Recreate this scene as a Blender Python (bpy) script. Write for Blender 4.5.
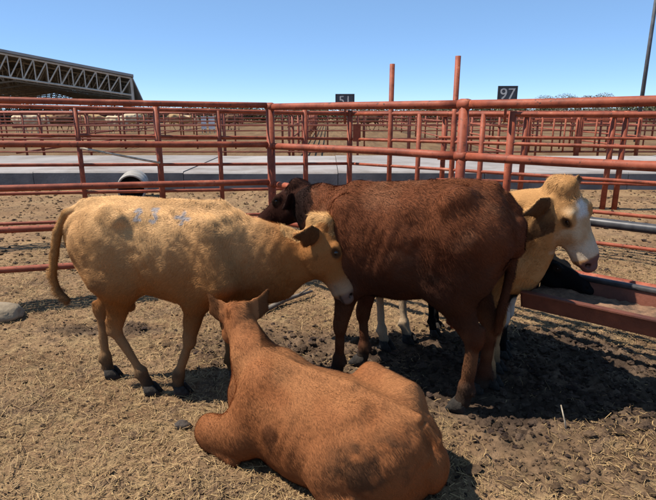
import bpy, bmesh, math, random
import numpy as np
from mathutils import Vector, Matrix

for o in list(bpy.data.objects):
    bpy.data.objects.remove(o, do_unlink=True)
S = bpy.context.scene
C = S.collection
R = math.radians

# ------------------------------------------------------------------ camera
CAM_H = 1.6
FPX = 530.0                     # focal length in pixels of the 656 px wide photograph
PITCH = math.atan((250 - 111) / FPX)
cam_d = bpy.data.cameras.new('camera')
cam = bpy.data.objects.new('camera', cam_d)
C.objects.link(cam)
cam.location = (0, 0, CAM_H)
cam.rotation_euler = (math.pi / 2 - PITCH, 0, 0)
cam_d.sensor_fit = 'HORIZONTAL'
cam_d.sensor_width = 36
cam_d.lens = 36 * FPX / 656
cam_d.clip_start = 0.05
cam_d.clip_end = 3000
S.camera = cam

# ------------------------------------------------------------------ sky and sun
SUN_EL, SUN_AZ = 57.0, 268.0    # degrees; azimuth clockwise from +Y
w = bpy.data.worlds.new('World')
S.world = w
w.use_nodes = True
nt = w.node_tree
bg = nt.nodes['Background']
sky = nt.nodes.new('ShaderNodeTexSky')
sky.sky_type = 'NISHITA'
sky.sun_disc = False
sky.sun_elevation = R(SUN_EL)
sky.sun_rotation = R(SUN_AZ)
sky.altitude = 300
sky.air_density = 0.5
sky.dust_density = 0.0
sky.ozone_density = 6.0
mixs = nt.nodes.new('ShaderNodeMix')
mixs.data_type = 'RGBA'
mixs.inputs[0].default_value = 0.40
mixs.inputs[7].default_value = (1.75, 3.2, 5.0, 1)     # even clear blue of the hazeless day
nt.links.new(sky.outputs[0], mixs.inputs[6])
nt.links.new(mixs.outputs[2], bg.inputs[0])
bg.inputs[1].default_value = 0.105
sd = bpy.data.lights.new('sun', 'SUN')
sd.energy = 4.3
sd.angle = R(0.5)
sd.color = (1.0, 0.94, 0.84)
sun = bpy.data.objects.new('sun', sd)
C.objects.link(sun)
sdir = Vector((math.sin(R(SUN_AZ)) * math.cos(R(SUN_EL)), math.cos(R(SUN_AZ)) * math.cos(R(SUN_EL)), math.sin(R(SUN_EL))))
sun.rotation_euler = sdir.to_track_quat('Z', 'Y').to_euler()
sun.location = (-20, 0, 30)
S.view_settings.view_transform = 'Standard'
S.view_settings.look = 'None'
S.view_settings.exposure = 0.85
S.view_settings.gamma = 1.0
S.view_settings.use_curve_mapping = False
S.render.engine = 'CYCLES'
S.render.resolution_x, S.render.resolution_y = 1024, 780

# ------------------------------------------------------------------ helpers
cp, sp = math.cos(PITCH), math.sin(PITCH)
def ray(px, py):
    a = (px - 328) / FPX
    b = -(py - 250) / FPX
    return np.array([a, cp + b * sp, -sp + b * cp])
def pt_d(px, py, d):            # point seen at that pixel, d metres ahead
    r = ray(px, py)
    return np.array([0, 0, CAM_H]) + r * (d / r[1])
def pt_h(px, py, h):            # point seen at that pixel, on the plane z = h
    r = ray(px, py)
    return np.array([0, 0, CAM_H]) + r * ((h - CAM_H) / r[2])

def tag(o, label=None, cat=None, group=None, kind=None):
    if label: o['label'] = label
    if cat: o['category'] = cat
    if group: o['group'] = group
    if kind: o['kind'] = kind
    return o
def empty(name, loc=(0, 0, 0), rz=0):
    o = bpy.data.objects.new(name, None)
    o.empty_display_size = 0.2
    o.location = loc
    o.rotation_euler = (0, 0, rz)
    C.objects.link(o)
    return o
def link(name, me, parent=None, loc=None, m=None):
    o = bpy.data.objects.new(name, me)
    C.objects.link(o)
    if parent: o.parent = parent
    if loc is not None: o.location = loc
    if m is not None and not me.materials: me.materials.append(m)
    return o
def mesh_np(name, V, faces, smooth=True):
    """V (n,3); faces (m,k) array of equal-sized faces, or list of such arrays"""
    me = bpy.data.meshes.new(name)
    if not isinstance(faces, list): faces = [faces]
    faces = [np.asarray(f, dtype=np.int32) for f in faces if len(f)]
    V = np.asarray(V, dtype=np.float32)
    me.vertices.add(len(V))
    me.vertices.foreach_set('co', V.ravel())
    li = np.concatenate([f.ravel() for f in faces])
    tot = np.concatenate([np.full(len(f), f.shape[1], dtype=np.int32) for f in faces])
    st = np.concatenate([[0], np.cumsum(tot)[:-1]]).astype(np.int32)
    me.loops.add(len(li))
    me.loops.foreach_set('vertex_index', li.astype(np.int32))
    me.polygons.add(len(tot))
    me.polygons.foreach_set('loop_start', st)
    me.polygons.foreach_set('use_smooth', np.full(len(tot), smooth))
    me.update(calc_edges=True)
    me.validate()
    return me
def set_col(me, col, name='col'):
    a = me.attributes.new(name, 'FLOAT_COLOR', 'POINT')
    c = np.ones((len(me.vertices), 4), dtype=np.float32)
    c[:, :3] = col
    a.data.foreach_set('color', c.ravel())

class MB:                       # collects simple solids into one mesh
    def __init__(s): s.v = []; s.f = []
    def add(s, v, f):
        o = len(s.v); s.v += [tuple(p) for p in v]; s.f += [tuple(i + o for i in q) for q in f]
    def box(s, c, h, ax=None):
        c = Vector(c); X, Y, Z = ax if ax else (Vector((1, 0, 0)), Vector((0, 1, 0)), Vector((0, 0, 1)))
        v = [c + X * (h[0] * i) + Y * (h[1] * j) + Z * (h[2] * k) for i in (-1, 1) for j in (-1, 1) for k in (-1, 1)]
        s.add(v, [(0, 1, 3, 2), (4, 6, 7, 5), (0, 4, 5, 1), (2, 3, 7, 6), (0, 2, 6, 4), (1, 5, 7, 3)])
    def tube(s, pts, r, n=12, cap=True):
        pts = [Vector(p) for p in pts]
        rr = r if isinstance(r, (list, tuple)) else [r] * len(pts)
        ring = []
        d0 = (pts[1] - pts[0]).normalized()
        a = d0.orthogonal().normalized()
        for i, p in enumerate(pts):
            d = (pts[min(i + 1, len(pts) - 1)] - pts[max(i - 1, 0)]).normalized()
            a = (a - d * a.dot(d)).normalized()
            b = d.cross(a)
            ring.append([p + (a * math.cos(2 * math.pi * k / n) + b * math.sin(2 * math.pi * k / n)) * rr[i] for k in range(n)])
        v = [q for g in ring for q in g]
        f = [(i * n + k, i * n + (k + 1) % n, (i + 1) * n + (k + 1) % n, (i + 1) * n + k) for i in range(len(pts) - 1) for k in range(n)]
        if cap:
            f.append(tuple(range(n))[::-1]); f.append(tuple((len(pts) - 1) * n + k for k in range(n)))
        s.add(v, f)
    def prism(s, poly, A, B, U, W):   # closed polygon poly [(u,w)] swept from A to B
        A, B, U, W = Vector(A), Vector(B), Vector(U), Vector(W)
        n = len(poly)
        v = [A + U * u + W * q for u, q in poly] + [B + U * u + W * q for u, q in poly]
        f = [(k, (k + 1) % n, n + (k + 1) % n, n + k) for k in range(n)] + [tuple(range(n))[::-1], tuple(range(n, 2 * n))]
        s.add(v, f)
    def mesh(s, name, m, smooth=False):
        me = bpy.data.meshes.new(name)
        me.from_pydata([tuple(p) for p in s.v], [], s.f)
        me.update()
        b = bmesh.new(); b.from_mesh(me); bmesh.ops.recalc_face_normals(b, faces=b.faces); b.to_mesh(me); b.free()
        if smooth:
            me.polygons.foreach_set('use_smooth', [len(p.vertices) == 4 for p in me.polygons])
        me.materials.append(m)
        return me
    def build(s, name, m, parent=None, smooth=False):
        return link(name, s.mesh(name, m, smooth), parent)

# vectorised value noise
_rng = np.random.default_rng(7)
_LAT = _rng.random((64, 64, 64)).astype(np.float32)
def vnoise(P):
    P = np.asarray(P, dtype=np.float32)
    i = np.floor(P).astype(np.int32)
    f = P - i
    f = f * f * (3 - 2 * f)
    i &= 63
    j = (i + 1) & 63
    x0, y0, z0 = i[..., 0], i[..., 1], i[..., 2]
    x1, y1, z1 = j[..., 0], j[..., 1], j[..., 2]
    fx, fy, fz = f[..., 0], f[..., 1], f[..., 2]
    L = _LAT
    a = L[x0, y0, z0] * (1 - fx) + L[x1, y0, z0] * fx
    b = L[x0, y1, z0] * (1 - fx) + L[x1, y1, z0] * fx
    c = L[x0, y0, z1] * (1 - fx) + L[x1, y0, z1] * fx
    d = L[x0, y1, z1] * (1 - fx) + L[x1, y1, z1] * fx
    a = a * (1 - fy) + b * fy
    c = c * (1 - fy) + d * fy
    return (a * (1 - fz) + c * fz) * 2 - 1
def fbm(P, f=1.0, o=3, off=0.0):
    P = np.asarray(P, dtype=np.float32) * f + off
    s = 0; a = 1; t = 0
    for k in range(o):
        s = s + a * vnoise(P + 11.3 * k); t += a; a *= .5; P = P * 2.03
    return s / t
def sstep(a, b, x):
    t = np.clip((x - a) / (b - a), 0, 1)
    return t * t * (3 - 2 * t)
def lerp(a, b, t):
    t = np.asarray(t)[..., None]
    return np.asarray(a) * (1 - t) + np.asarray(b) * t

# ------------------------------------------------------------------ materials
def new_mat(name):
    m = bpy.data.materials.new(name); m.use_nodes = True
    t = m.node_tree
    return m, t, t.nodes['Principled BSDF']
def N(t, typ, **kw):
    n = t.nodes.new(typ)
    for k, v in kw.items():
        if k in n.inputs: n.inputs[k].default_value = v
        else: setattr(n, k, v)
    return n
def noisy(name, c1, c2, scale=8, rough=.7, c3=None, bump=0.0, bscale=40, metallic=0, lo=.35, hi=.65, detail=6, coord='Object', stretch=None):
    m, t, p = new_mat(name)
    tc = N(t, 'ShaderNodeTexCoord')
    src = tc.outputs[coord]
    if stretch:
        mp = N(t, 'ShaderNodeMapping'); mp.inputs['Scale'].default_value = stretch
        t.links.new(src, mp.inputs[0]); src = mp.outputs[0]
    n = N(t, 'ShaderNodeTexNoise', Scale=scale, Detail=detail, Roughness=.6)
    t.links.new(src, n.inputs['Vector'])
    r = N(t, 'ShaderNodeValToRGB')
    e = r.color_ramp.elements
    e[0].position = lo; e[0].color = (*c1, 1); e[1].position = hi; e[1].color = (*c2, 1)
    if c3:
        q = e.new(min(hi + .1, .98)); q.color = (*c3, 1)
    t.links.new(n.outputs[0], r.inputs[0]); t.links.new(r.outputs[0], p.inputs['Base Color'])
    p.inputs['Roughness'].default_value = rough; p.inputs['Metallic'].default_value = metallic
    if bump:
        n2 = N(t, 'ShaderNodeTexNoise', Scale=bscale, Detail=5)
        t.links.new(src, n2.inputs['Vector'])
        b = N(t, 'ShaderNodeBump', Strength=bump, Distance=.01)
        t.links.new(n2.outputs[0], b.inputs['Height']); t.links.new(b.outputs[0], p.inputs['Normal'])
    return m
def attr_mat(name, rough=.8, spec=.2, sheen=0.0, nscale=0, namp=.3, bump=0, bscale=60):
    m, t, p = new_mat(name)
    a = N(t, 'ShaderNodeAttribute', attribute_name='col')
    out = a.outputs['Color']
    tc = N(t, 'ShaderNodeTexCoord')
    if nscale:
        n = N(t, 'ShaderNodeTexNoise', Scale=nscale, Detail=8, Roughness=.65)
        t.links.new(tc.outputs['Object'], n.inputs['Vector'])
        mr = N(t, 'ShaderNodeMapRange'); mr.inputs['From Min'].default_value = .25; mr.inputs['From Max'].default_value = .75
        mr.inputs['To Min'].default_value = 1 - namp; mr.inputs['To Max'].default_value = 1 + namp
        t.links.new(n.outputs[0], mr.inputs[0])
        mx = N(t, 'ShaderNodeMix', data_type='RGBA', blend_type='MULTIPLY'); mx.inputs[0].default_value = 1
        t.links.new(out, mx.inputs[6]); t.links.new(mr.outputs[0], mx.inputs[7])
        out = mx.outputs[2]
    t.links.new(out, p.inputs['Base Color'])
    p.inputs['Roughness'].default_value = rough
    p.inputs['Specular IOR Level'].default_value = spec
    if sheen:
        p.inputs['Sheen Weight'].default_value = sheen; p.inputs['Sheen Roughness'].default_value = .4
    if bump:
        n2 = N(t, 'ShaderNodeTexNoise', Scale=bscale, Detail=8, Roughness=.7)
        t.links.new(tc.outputs['Object'], n2.inputs['Vector'])
        b = N(t, 'ShaderNodeBump', Strength=bump, Distance=.012)
        t.links.new(n2.outputs[0], b.inputs['Height']); t.links.new(b.outputs[0], p.inputs['Normal'])
    return m

M = {}
def pipe_paint(name, c1, c2, c3, rust, sc):
    m, t, p = new_mat(name)
    tc = N(t, 'ShaderNodeTexCoord')
    n = N(t, 'ShaderNodeTexNoise', Scale=sc, Detail=7, Roughness=.65)
    t.links.new(tc.outputs['Object'], n.inputs['Vector'])
    r = N(t, 'ShaderNodeValToRGB'); e = r.color_ramp.elements
    e[0].position = .33; e[0].color = (*c1, 1); e[1].position = .60; e[1].color = (*c2, 1)
    q = e.new(.74); q.color = (*c3, 1)
    t.links.new(n.outputs[0], r.inputs[0])
    n2 = N(t, 'ShaderNodeTexNoise', Scale=sc * 5, Detail=8, Roughness=.7)
    t.links.new(tc.outputs['Object'], n2.inputs['Vector'])
    mr = N(t, 'ShaderNodeMapRange'); mr.inputs['From Min'].default_value = .58; mr.inputs['From Max'].default_value = .66
    t.links.new(n2.outputs[0], mr.inputs[0])
    mx = N(t, 'ShaderNodeMix', data_type='RGBA'); mx.inputs[7].default_value = (*rust, 1)
    t.links.new(mr.outputs[0], mx.inputs[0]); t.links.new(r.outputs[0], mx.inputs[6]); t.links.new(mx.outputs[2], p.inputs['Base Color'])
    b = N(t, 'ShaderNodeBump', Strength=.25, Distance=.004)
    t.links.new(n2.outputs[0], b.inputs['Height']); t.links.new(b.outputs[0], p.inputs['Normal'])
    p.inputs['Roughness'].default_value = .6; p.inputs['Specular IOR Level'].default_value = .25
    return m
M['red'] = pipe_paint('red_paint', (.15, .032, .015), (.30, .072, .034), (.42, .165, .095), (.06, .024, .015), 6)
M['red_far'] = pipe_paint('red_paint_far', (.17, .042, .024), (.30, .085, .048), (.40, .18, .115), (.10, .045, .03), 2)
M['steel'] = noisy('dark_steel', (.035, .033, .035), (.09, .085, .085), 9, .38, c3=(.2, .19, .19), metallic=.3)
M['trough'] = noisy('trough_paint', (.060, .016, .008), (.165, .046, .021), 6, .75, c3=(.24, .15, .09), bump=.25, bscale=50, lo=.3, hi=.66)
M['feed'] = noisy('trough_dirt', (.075, .042, .024), (.24, .13, .07), 14, .95, bump=1.0, bscale=45, detail=9)
M['concrete'] = noisy('concrete', (.19, .168, .155), (.30, .268, .25), .9, .9, bump=.2, bscale=30, lo=.3, hi=.7, detail=9)
def slab_tones(m):               # each cast slab has its own tone, with old dirt stains
    t = m.node_tree; p = t.nodes['Principled BSDF']
    src = p.inputs['Base Color'].links[0].from_socket
    oi = N(t, 'ShaderNodeObjectInfo')
    mr = N(t, 'ShaderNodeMapRange'); mr.inputs['To Min'].default_value = .80; mr.inputs['To Max'].default_value = 1.15
    t.links.new(oi.outputs['Random'], mr.inputs[0])
    mx = N(t, 'ShaderNodeMix', data_type='RGBA', blend_type='MULTIPLY'); mx.inputs[0].default_value = 1
    t.links.new(src, mx.inputs[6]); t.links.new(mr.outputs[0], mx.inputs[7])
    tc = N(t, 'ShaderNodeTexCoord'); n = N(t, 'ShaderNodeTexNoise', Scale=.55, Detail=9, Roughness=.72)
    t.links.new(tc.outputs['Object'], n.inputs['Vector'])
    m2 = N(t, 'ShaderNodeMapRange'); m2.inputs['From Min'].default_value = .50; m2.inputs['From Max'].default_value = .68; m2.inputs['To Max'].default_value = .75
    t.links.new(n.outputs[0], m2.inputs[0])
    my = N(t, 'ShaderNodeMix', data_type='RGBA'); my.inputs[7].default_value = (.13, .095, .07, 1)
    t.links.new(m2.outputs[0], my.inputs[0]); t.links.new(mx.outputs[2], my.inputs[6]); t.links.new(my.outputs[2], p.inputs['Base Color'])
slab_tones(M['concrete'])
M['concrete_side'] = noisy('concrete_shaded', (.085, .085, .09), (.16, .158, .16), 1.5, .85, bump=.2, bscale=25)  # darker copy of the concrete, shade of the upright faces put into colour
M['ground'] = attr_mat('ground', .95, .08, nscale=24, namp=.55, bump=1.0, bscale=75)
M['clod'] = attr_mat('clod', .95, .05, nscale=70, namp=.5, bump=1.0, bscale=110)
M['straw'] = attr_mat('straw', .7, .25)
M['hide'] = attr_mat('hide', .85, .04)
M['coat'] = attr_mat('coat', .6, .10)
M['hoof'] = noisy('hoof_horn', (.012, .009, .007), (.032, .024, .018), 40, 1.0, bump=.6, bscale=60)
m, t, p = new_mat('eye'); p.inputs['Base Color'].default_value = (.012, .007, .005, 1); p.inputs['Roughness'].default_value = .06; M['eye'] = m
M['rock'] = noisy('rock', (.17, .125, .078), (.30, .225, .145), 9, .9, bump=.5, bscale=30)
M['dung'] = noisy('dung', (.025, .017, .012), (.06, .042, .03), 30, .85, bump=.6, bscale=60)
M['twig'] = noisy('twig', (.28, .22, .15), (.5, .42, .31), 20, .8)
M['drum'] = noisy('pale_plastic', (.24, .21, .175), (.36, .32, .27), 6, .5)
M['sign'] = noisy('sign_plate', (.05, .05, .055), (.10, .10, .105), 14, .6)
M['sign_edge'] = noisy('sign_rim', (.02, .02, .022), (.04, .04, .045), 10, .6)
M['sign_ink'] = noisy('sign_ink', (.42, .40, .38), (.55, .53, .5), 30, .7)
M['roofing'] = noisy('shed_sheet', (.26, .25, .235), (.36, .345, .32), .5, .7)
M['truss'] = noisy('shed_steel', (.46, .41, .33), (.60, .54, .45), 1.5, .6)
M['pole'] = noisy('pole_steel', (.05, .05, .055), (.10, .10, .105), 3, .6)
M['white'] = noisy('white_board', (.55, .55, .56), (.72, .72, .72), 3, .6)
M['bark'] = noisy('bark', (.09, .07, .055), (.17, .14, .11), 8, .9)
M['leaf'] = attr_mat('leaf', .7, .2)

# ------------------------------------------------------------------ layout of the fences (plan points)
def plan(px, spacing):          # where a fence stands whose rails (0.35 m apart) show that many pixels apart
    dep = FPX * .35 / spacing
    return np.array([(px - 328) / FPX * dep, dep / cp])
A0, A1 = plan(0, 44), plan(270, 38.2)
A2 = np.array([1.83, 3.02])
AD = (A2 - A1) / np.linalg.norm(A2 - A1)            # direction of the right-hand near fence
AN = np.array([-AD[1], AD[0]])                      # its normal
if AN[1] > 0: AN = -AN                              # towards the camera
B0, B1 = plan(0, 30), plan(350, 24.6)
B2 = plan(656, 34.5)
def lin_at(Pa, Pb, px):         # plan point of the line Pa-Pb seen in column px (near the horizon)
    k = (px - 328) / FPX * cp
    d = Pb - Pa
    t = (k * Pa[1] - Pa[0]) / (d[0] - k * d[1])
    return Pa + d * t

# ------------------------------------------------------------------ ground
HOOVES = []                     # world xy of every hoof, filled when animals are laid out
def wet_and_shade(x, y):
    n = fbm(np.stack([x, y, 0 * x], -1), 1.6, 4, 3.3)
    e = ((x - 1.25) / 1.30) ** 2 + ((y - 3.02) / .80) ** 2  # damp manure, widened to paint in the shade under trough and cows
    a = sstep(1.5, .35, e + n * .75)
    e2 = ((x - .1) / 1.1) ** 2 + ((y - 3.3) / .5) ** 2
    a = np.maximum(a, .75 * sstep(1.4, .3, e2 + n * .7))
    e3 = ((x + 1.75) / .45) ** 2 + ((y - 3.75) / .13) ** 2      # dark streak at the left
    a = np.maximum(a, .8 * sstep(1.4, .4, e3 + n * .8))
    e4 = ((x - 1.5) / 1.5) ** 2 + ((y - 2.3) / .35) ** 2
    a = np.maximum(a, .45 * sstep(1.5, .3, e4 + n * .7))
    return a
def ground_z(x, y):
    P = np.stack([x, y, 0 * x + 1.7], -1)
    near = sstep(22, 11, np.hypot(x, y - 2))
    wv = wet_and_shade(x, y)
    n1 = fbm(P, 1.3, 2, 5.0)
    n2 = fbm(P, 6.0, 3, 9.0)
    n3 = np.abs(fbm(P, 15.0, 3, 2.0))
    n4 = np.abs(fbm(P, 38.0, 2, 4.0))
    z = n1 * .018 + n2 * (.014 + .022 * wv) + (n3 - .2) * (.026 + .045 * wv) + (n4 - .2) * (.012 + .012 * wv)
    return z * near - .004
def axis(lo, hi, dlo, dhi, step, grow=1.13, smax=60):
    a = list(np.arange(dlo, dhi, step))
    s = step; x = a[-1]
    while x < hi: s = min(s * grow, smax); x += s; a.append(x)
    s = step; x = dlo
    while x > lo: s = min(s * grow, smax); x -= s; a.insert(0, x)
    return np.array(a)
def soil_colour(x, y):
    P = np.stack([x, y, 0 * x], -1)
    wv = wet_and_shade(x, y)
    dry = lerp((.165, .096, .050), (.245, .150, .080), sstep(-.5, .5, fbm(P, 2.5, 4, 1.0)))
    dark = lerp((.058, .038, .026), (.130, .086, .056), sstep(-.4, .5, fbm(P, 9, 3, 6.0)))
    spots = sstep(.1, .5, fbm(P, 7.0, 4, 8.0)) * .55
    c = lerp(dry, (.10, .066, .045), spots)
    c = lerp(c, (.32, .22, .11), .45 * sstep(.05, .5, fbm(P, 11.0, 3, 15.0)))
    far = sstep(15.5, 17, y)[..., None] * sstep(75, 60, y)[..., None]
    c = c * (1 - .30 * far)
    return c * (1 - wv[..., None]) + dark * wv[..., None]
def make_ground():
    xs = axis(-1500, 1500, -2.8, 2.9, .016, 1.06)
    ys = axis(-60, 2500, 1.15, 5.0, .016, 1.05)
    X, Y = np.meshgrid(xs, ys, indexing='ij')
    Z = ground_z(X, Y)
    if HOOVES:
        for hx, hy in HOOVES:
            k = np.exp(-(((X - hx) ** 2 + (Y - hy) ** 2) / .0065))
            Z = Z * (1 - k) - .006 * k
    V = np.stack([X, Y, Z], -1).reshape(-1, 3)
    nx, ny = len(xs), len(ys)
    I = np.arange(nx * ny).reshape(nx, ny)
    F = np.stack([I[:-1, :-1], I[1:, :-1], I[1:, 1:], I[:-1, 1:]], -1).reshape(-1, 4)
    me = mesh_np('ground', V, F)
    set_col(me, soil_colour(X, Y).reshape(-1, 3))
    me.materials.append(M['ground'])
    tag(link('ground', me), kind='structure')
def gz1(x, y):
    return float(ground_z(np.array([x]), np.array([y]))[0])

# ------------------------------------------------------------------ fences
def fence_root(name, P, label, cat='fence', group=None):
    o = empty(name, (P[0], P[1], 0))
    return tag(o, label, cat, group)
def sag_pts(a, b, amp, n=6):
    a, b = Vector(a), Vector(b)
    rnd = random.Random(hash((round(a.x, 3), round(b.x, 3), round(a.z, 3))) & 0xffff)
    k1, k2 = rnd.uniform(-1, 1) * amp, rnd.uniform(-1, 1) * amp
    out = []
    for i in range(n + 1):
        t = i / n
        p = a.lerp(b, t)
        p.z += k1 * math.sin(math.pi * t) + .4 * k2 * math.sin(2 * math.pi * t)
        out.append(p)
    return out
def rail(root, a, b, r, m, amp=.008, n=6, seg=12, name='rail'):
    o0 = root.location
    mb = MB(); mb.tube([Vector(p) - o0 for p in sag_pts(a, b, amp, n)], r, seg)
    return mb.build(name, m, root, True)
def post(root, P, z1, r, m, z0=-.12, seg=12, lean=(0, 0), cap=True):
    o0 = root.location
    a = Vector((P[0], P[1], z0)) - o0
    b = Vector((P[0] + lean[0], P[1] + lean[1], z1)) - o0
    mb = MB(); mb.tube([a, a.lerp(b, .5), b], r, seg)
    o = mb.build('post', m, root, True)
    return o
def collar(root, P, z, r, d, m):  # weld saddle where a rail meets a post
    o0 = root.location
    c = Vector((P[0], P[1], z)) - o0
    dv = Vector((d[0], d[1], 0)).normalized()
    mb = MB(); mb.tube([c - dv * .045, c - dv * .02, c + dv * .02, c + dv * .045], [r * 1.05, r * 1.3, r * 1.3, r * 1.05], 10)
    return mb.build('weld_joint', m, root, True)

def near_fences():
    # left run
    L = fence_root('pipe_fence', A0, 'red pipe fence behind the tan calf, running off the left edge')
    u = (A1 - A0) / np.linalg.norm(A1 - A0)
    Aw = A0 - u * 1.6
    zt0, zt1 = pt_d(0, 100, A0[1])[2], pt_d(270, 105.5, A1[1])[2]
    def zt(P): return zt0 + (zt1 - zt0) * np.dot(P - A0, u) / np.linalg.norm(A1 - A0)
    for i in range(5):
        a, b = Aw, A1 - u * .03
        rail(L, (*a, zt(a) - .35 * i), (*b, zt(b) - .35 * i), .028 if i else .026, M['red'], .01, 10)
    post(L, A0 - u * .9, zt(A0) + .02, .036, M['red'])
    # right run
    Q = fence_root('pipe_fence', A1, 'nearest red pipe fence, behind the dark brown cow and above the feed trough')
    p464 = lin_at(A1, A2, 464)
    z270, z464, z656 = pt_d(270, 107, A1[1])[2], pt_d(464, 104.5, p464[1])[2], pt_d(656, 102, A2[1])[2]
    A3 = A2 + AD * .9
    spans = [(A1 + AD * .03, z270, p464 - AD * .02, z464), (p464 + AD * .02, z464, A3, z656 + .01)]
    for k, (a, za, b, zb) in enumerate(spans):
        for i in range(5):
            if k == 1 and i == 4: continue
            m = M['steel'] if (k == 1 and i == 2) else M['red']
            rail(Q, (*a, za - .352 * i), (*b, zb - .352 * i), .030, m, .008, 8)
    q1 = post(Q, A1, z270 + .03, .038, M['red'])
    q2 = post(Q, p464, z464 + .012, .034, M['red'])
    post(Q, A3, z656 + .03, .036, M['red'])
    for P, z, po in ((A1, z270, q1), (p464, z464, q2)):
        for i in range(3):
            collar(Q, P, z - .352 * i, .031, AD, M['red']).parent = po
    return zt0

def alley_fences():
    u = (B1 - B0) / np.linalg.norm(B1 - B0)
    L = fence_root('pipe_fence', B0, 'red pipe fence of the alley behind the tan calf, second from the camera')
    zt0, zt1 = pt_d(0, 105, B0[1])[2], pt_d(350, 114, B1[1])[2]
    ln = np.linalg.norm(B1 - B0)
    Bw = B0 - u * 2.0
    def zt(P): return zt0 + (zt1 - zt0) * np.dot(P - B0, u) / ln
    for i in range(5):
        rail(L, (*Bw, zt(Bw) - .35 * i), (*(B1 - u * .03), zt1 - .35 * i), .026 if i == 0 else .021, M['red'], .012, 10)
    for px, dz, r in ((-60, .02, .036), (75, -.01, .030), (156, .03, .038), (218, .0, .030), (305, .06, .036)):
        P = lin_at(B0, B1, px)
        post(L, P, zt(P) + dz, r, M['red'])
    # loose pale brace sloping between the posts
    pa, pb = lin_at(B0, B1, 76), lin_at(B0, B1, 156)
    n = np.array([u[1], -u[0]]) * .05
    a, b = pa + n, pb + n
    rail(L, (*a, pt_d(76, 148, a[1])[2]), (*b, pt_d(156, 163, b[1])[2]), .014, M['twig'], .004, 4, 8, name='brace')
    Q = fence_root('pipe_fence', B1, 'red pipe alley fence with two tall posts, behind the dark brown cow')
    v = (B2 - B1) / np.linalg.norm(B2 - B1)
    z0, z1 = zt1, pt_d(656, 113.5, B2[1])[2]
    B3 = B2 + v * 1.6
    ln2 = np.linalg.norm(B2 - B1)
    def zq(P): return z0 + (z1 - z0) * np.dot(P - B1, v) / ln2
    for i in range(5):
        rail(Q, (*(B1 + v * .03), zq(B1) - .35 * i), (*B3, zq(B3) - .35 * i), .026 if i == 0 else .021, M['red'], .012, 10)
    for px, dz, r in ((350, .05, .040), (391, None, .034), (420, .0, .032), (455, None, .034), (484, 0, .032), (513, .03, .046), (720, .02, .036)):
        P = lin_at(B1, B2, px)
        z = zq(P) + dz if dz is not None else pt_d(px, {391: 64, 455: 56}[px], P[1])[2]
        post(Q, P, z, r, M['red'])
    # a cross fence standing between the alley fence and the concrete
    K = fence_root('pipe_fence', (2.6, 8.9), 'red pipe fence between the right alley fence and the concrete platform')
    for i in range(4):
        rail(K, (1.9, 9.3, 1.52 - .36 * i), (7.5, 8.2, 1.52 - .36 * i), .022, M['red'], .012, 6, 8)
    for x in (2.0, 3.3, 4.62, 4.80, 6.1, 7.4):
        post(K, (x, 9.3 - (x - 1.9) * .196 + .05), 1.56 if x not in (4.62, 4.80) else 1.60, .045, M['red'], seg=10)
    # hinge plates on the corner post
    mb = MB()
    P = lin_at(B1, B2, 357)
    mb.box(Vector((P[0], P[1] - .03, zq(P) - .26)) - Q.location, (.055, .012, .12))
    mb.build('hinge_plate', M['red'], Q)
    # number plates above the posts
    def number_plate(px, py0, py1, wpx, P, txt, label, name='number_sign'):
        y = P[1] - .06
        c0, c1 = pt_d(px, py0, y), pt_d(px, py1, y)
        dep = y * cp
        hw = wpx / 2 / FPX * dep
        hh = (c0[2] - c1[2]) / 2
        root = empty(name, (c0[0], y, c1[2] - .10))
        tag(root, label, 'sign', 'number signs on the alley posts')
        root.rotation_euler = (0, 0, R(-6))
        z = .10 + hh
        mb = MB(); mb.box((0, 0, z), (hw, .006, hh)); plate = mb.build('plate', M['sign'], root)
        mb = MB()
        for s in (-1, 1):
            mb.box((s * (hw - .007), -.010, z), (.007, .004, hh)); mb.box((0, -.0105, z + s * (hh - .007)), (hw - .015, .0035, .007))
        mb.build('rim', M['sign_edge'], plate)
        mb = MB(); mb.tube([(0, .022, -.12), (0, .022, z)], .016, 8); mb.build('bracket', M['red'], root, True)
        cu = bpy.data.curves.new('digits', 'FONT'); cu.body = txt; cu.size = hh * 1.9; cu.align_x = 'CENTER'; cu.align_y = 'CENTER'; cu.extrude = .002
        to = bpy.data.objects.new('digits', cu); C.objects.link(to)
        bpy.context.view_layer.update()
        me = bpy.data.meshes.new_from_object(to.evaluated_get(bpy.context.evaluated_depsgraph_get()))
        bpy.data.objects.remove(to)
        me.materials.clear(); me.materials.append(M['sign_ink'])
        d = link('digits', me, plate); d.location = (0, -.010, z); d.rotation_euler = (math.pi / 2, 0, 0)
    number_plate(345, 94, 108, 19, B1, '51', 'small dark number sign reading 51, left of the two tall posts')
    number_plate(508, 86, 103, 19, lin_at(B1, B2, 513), '97', 'small dark number sign reading 97, right of the two tall posts')
    return zt

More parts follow.
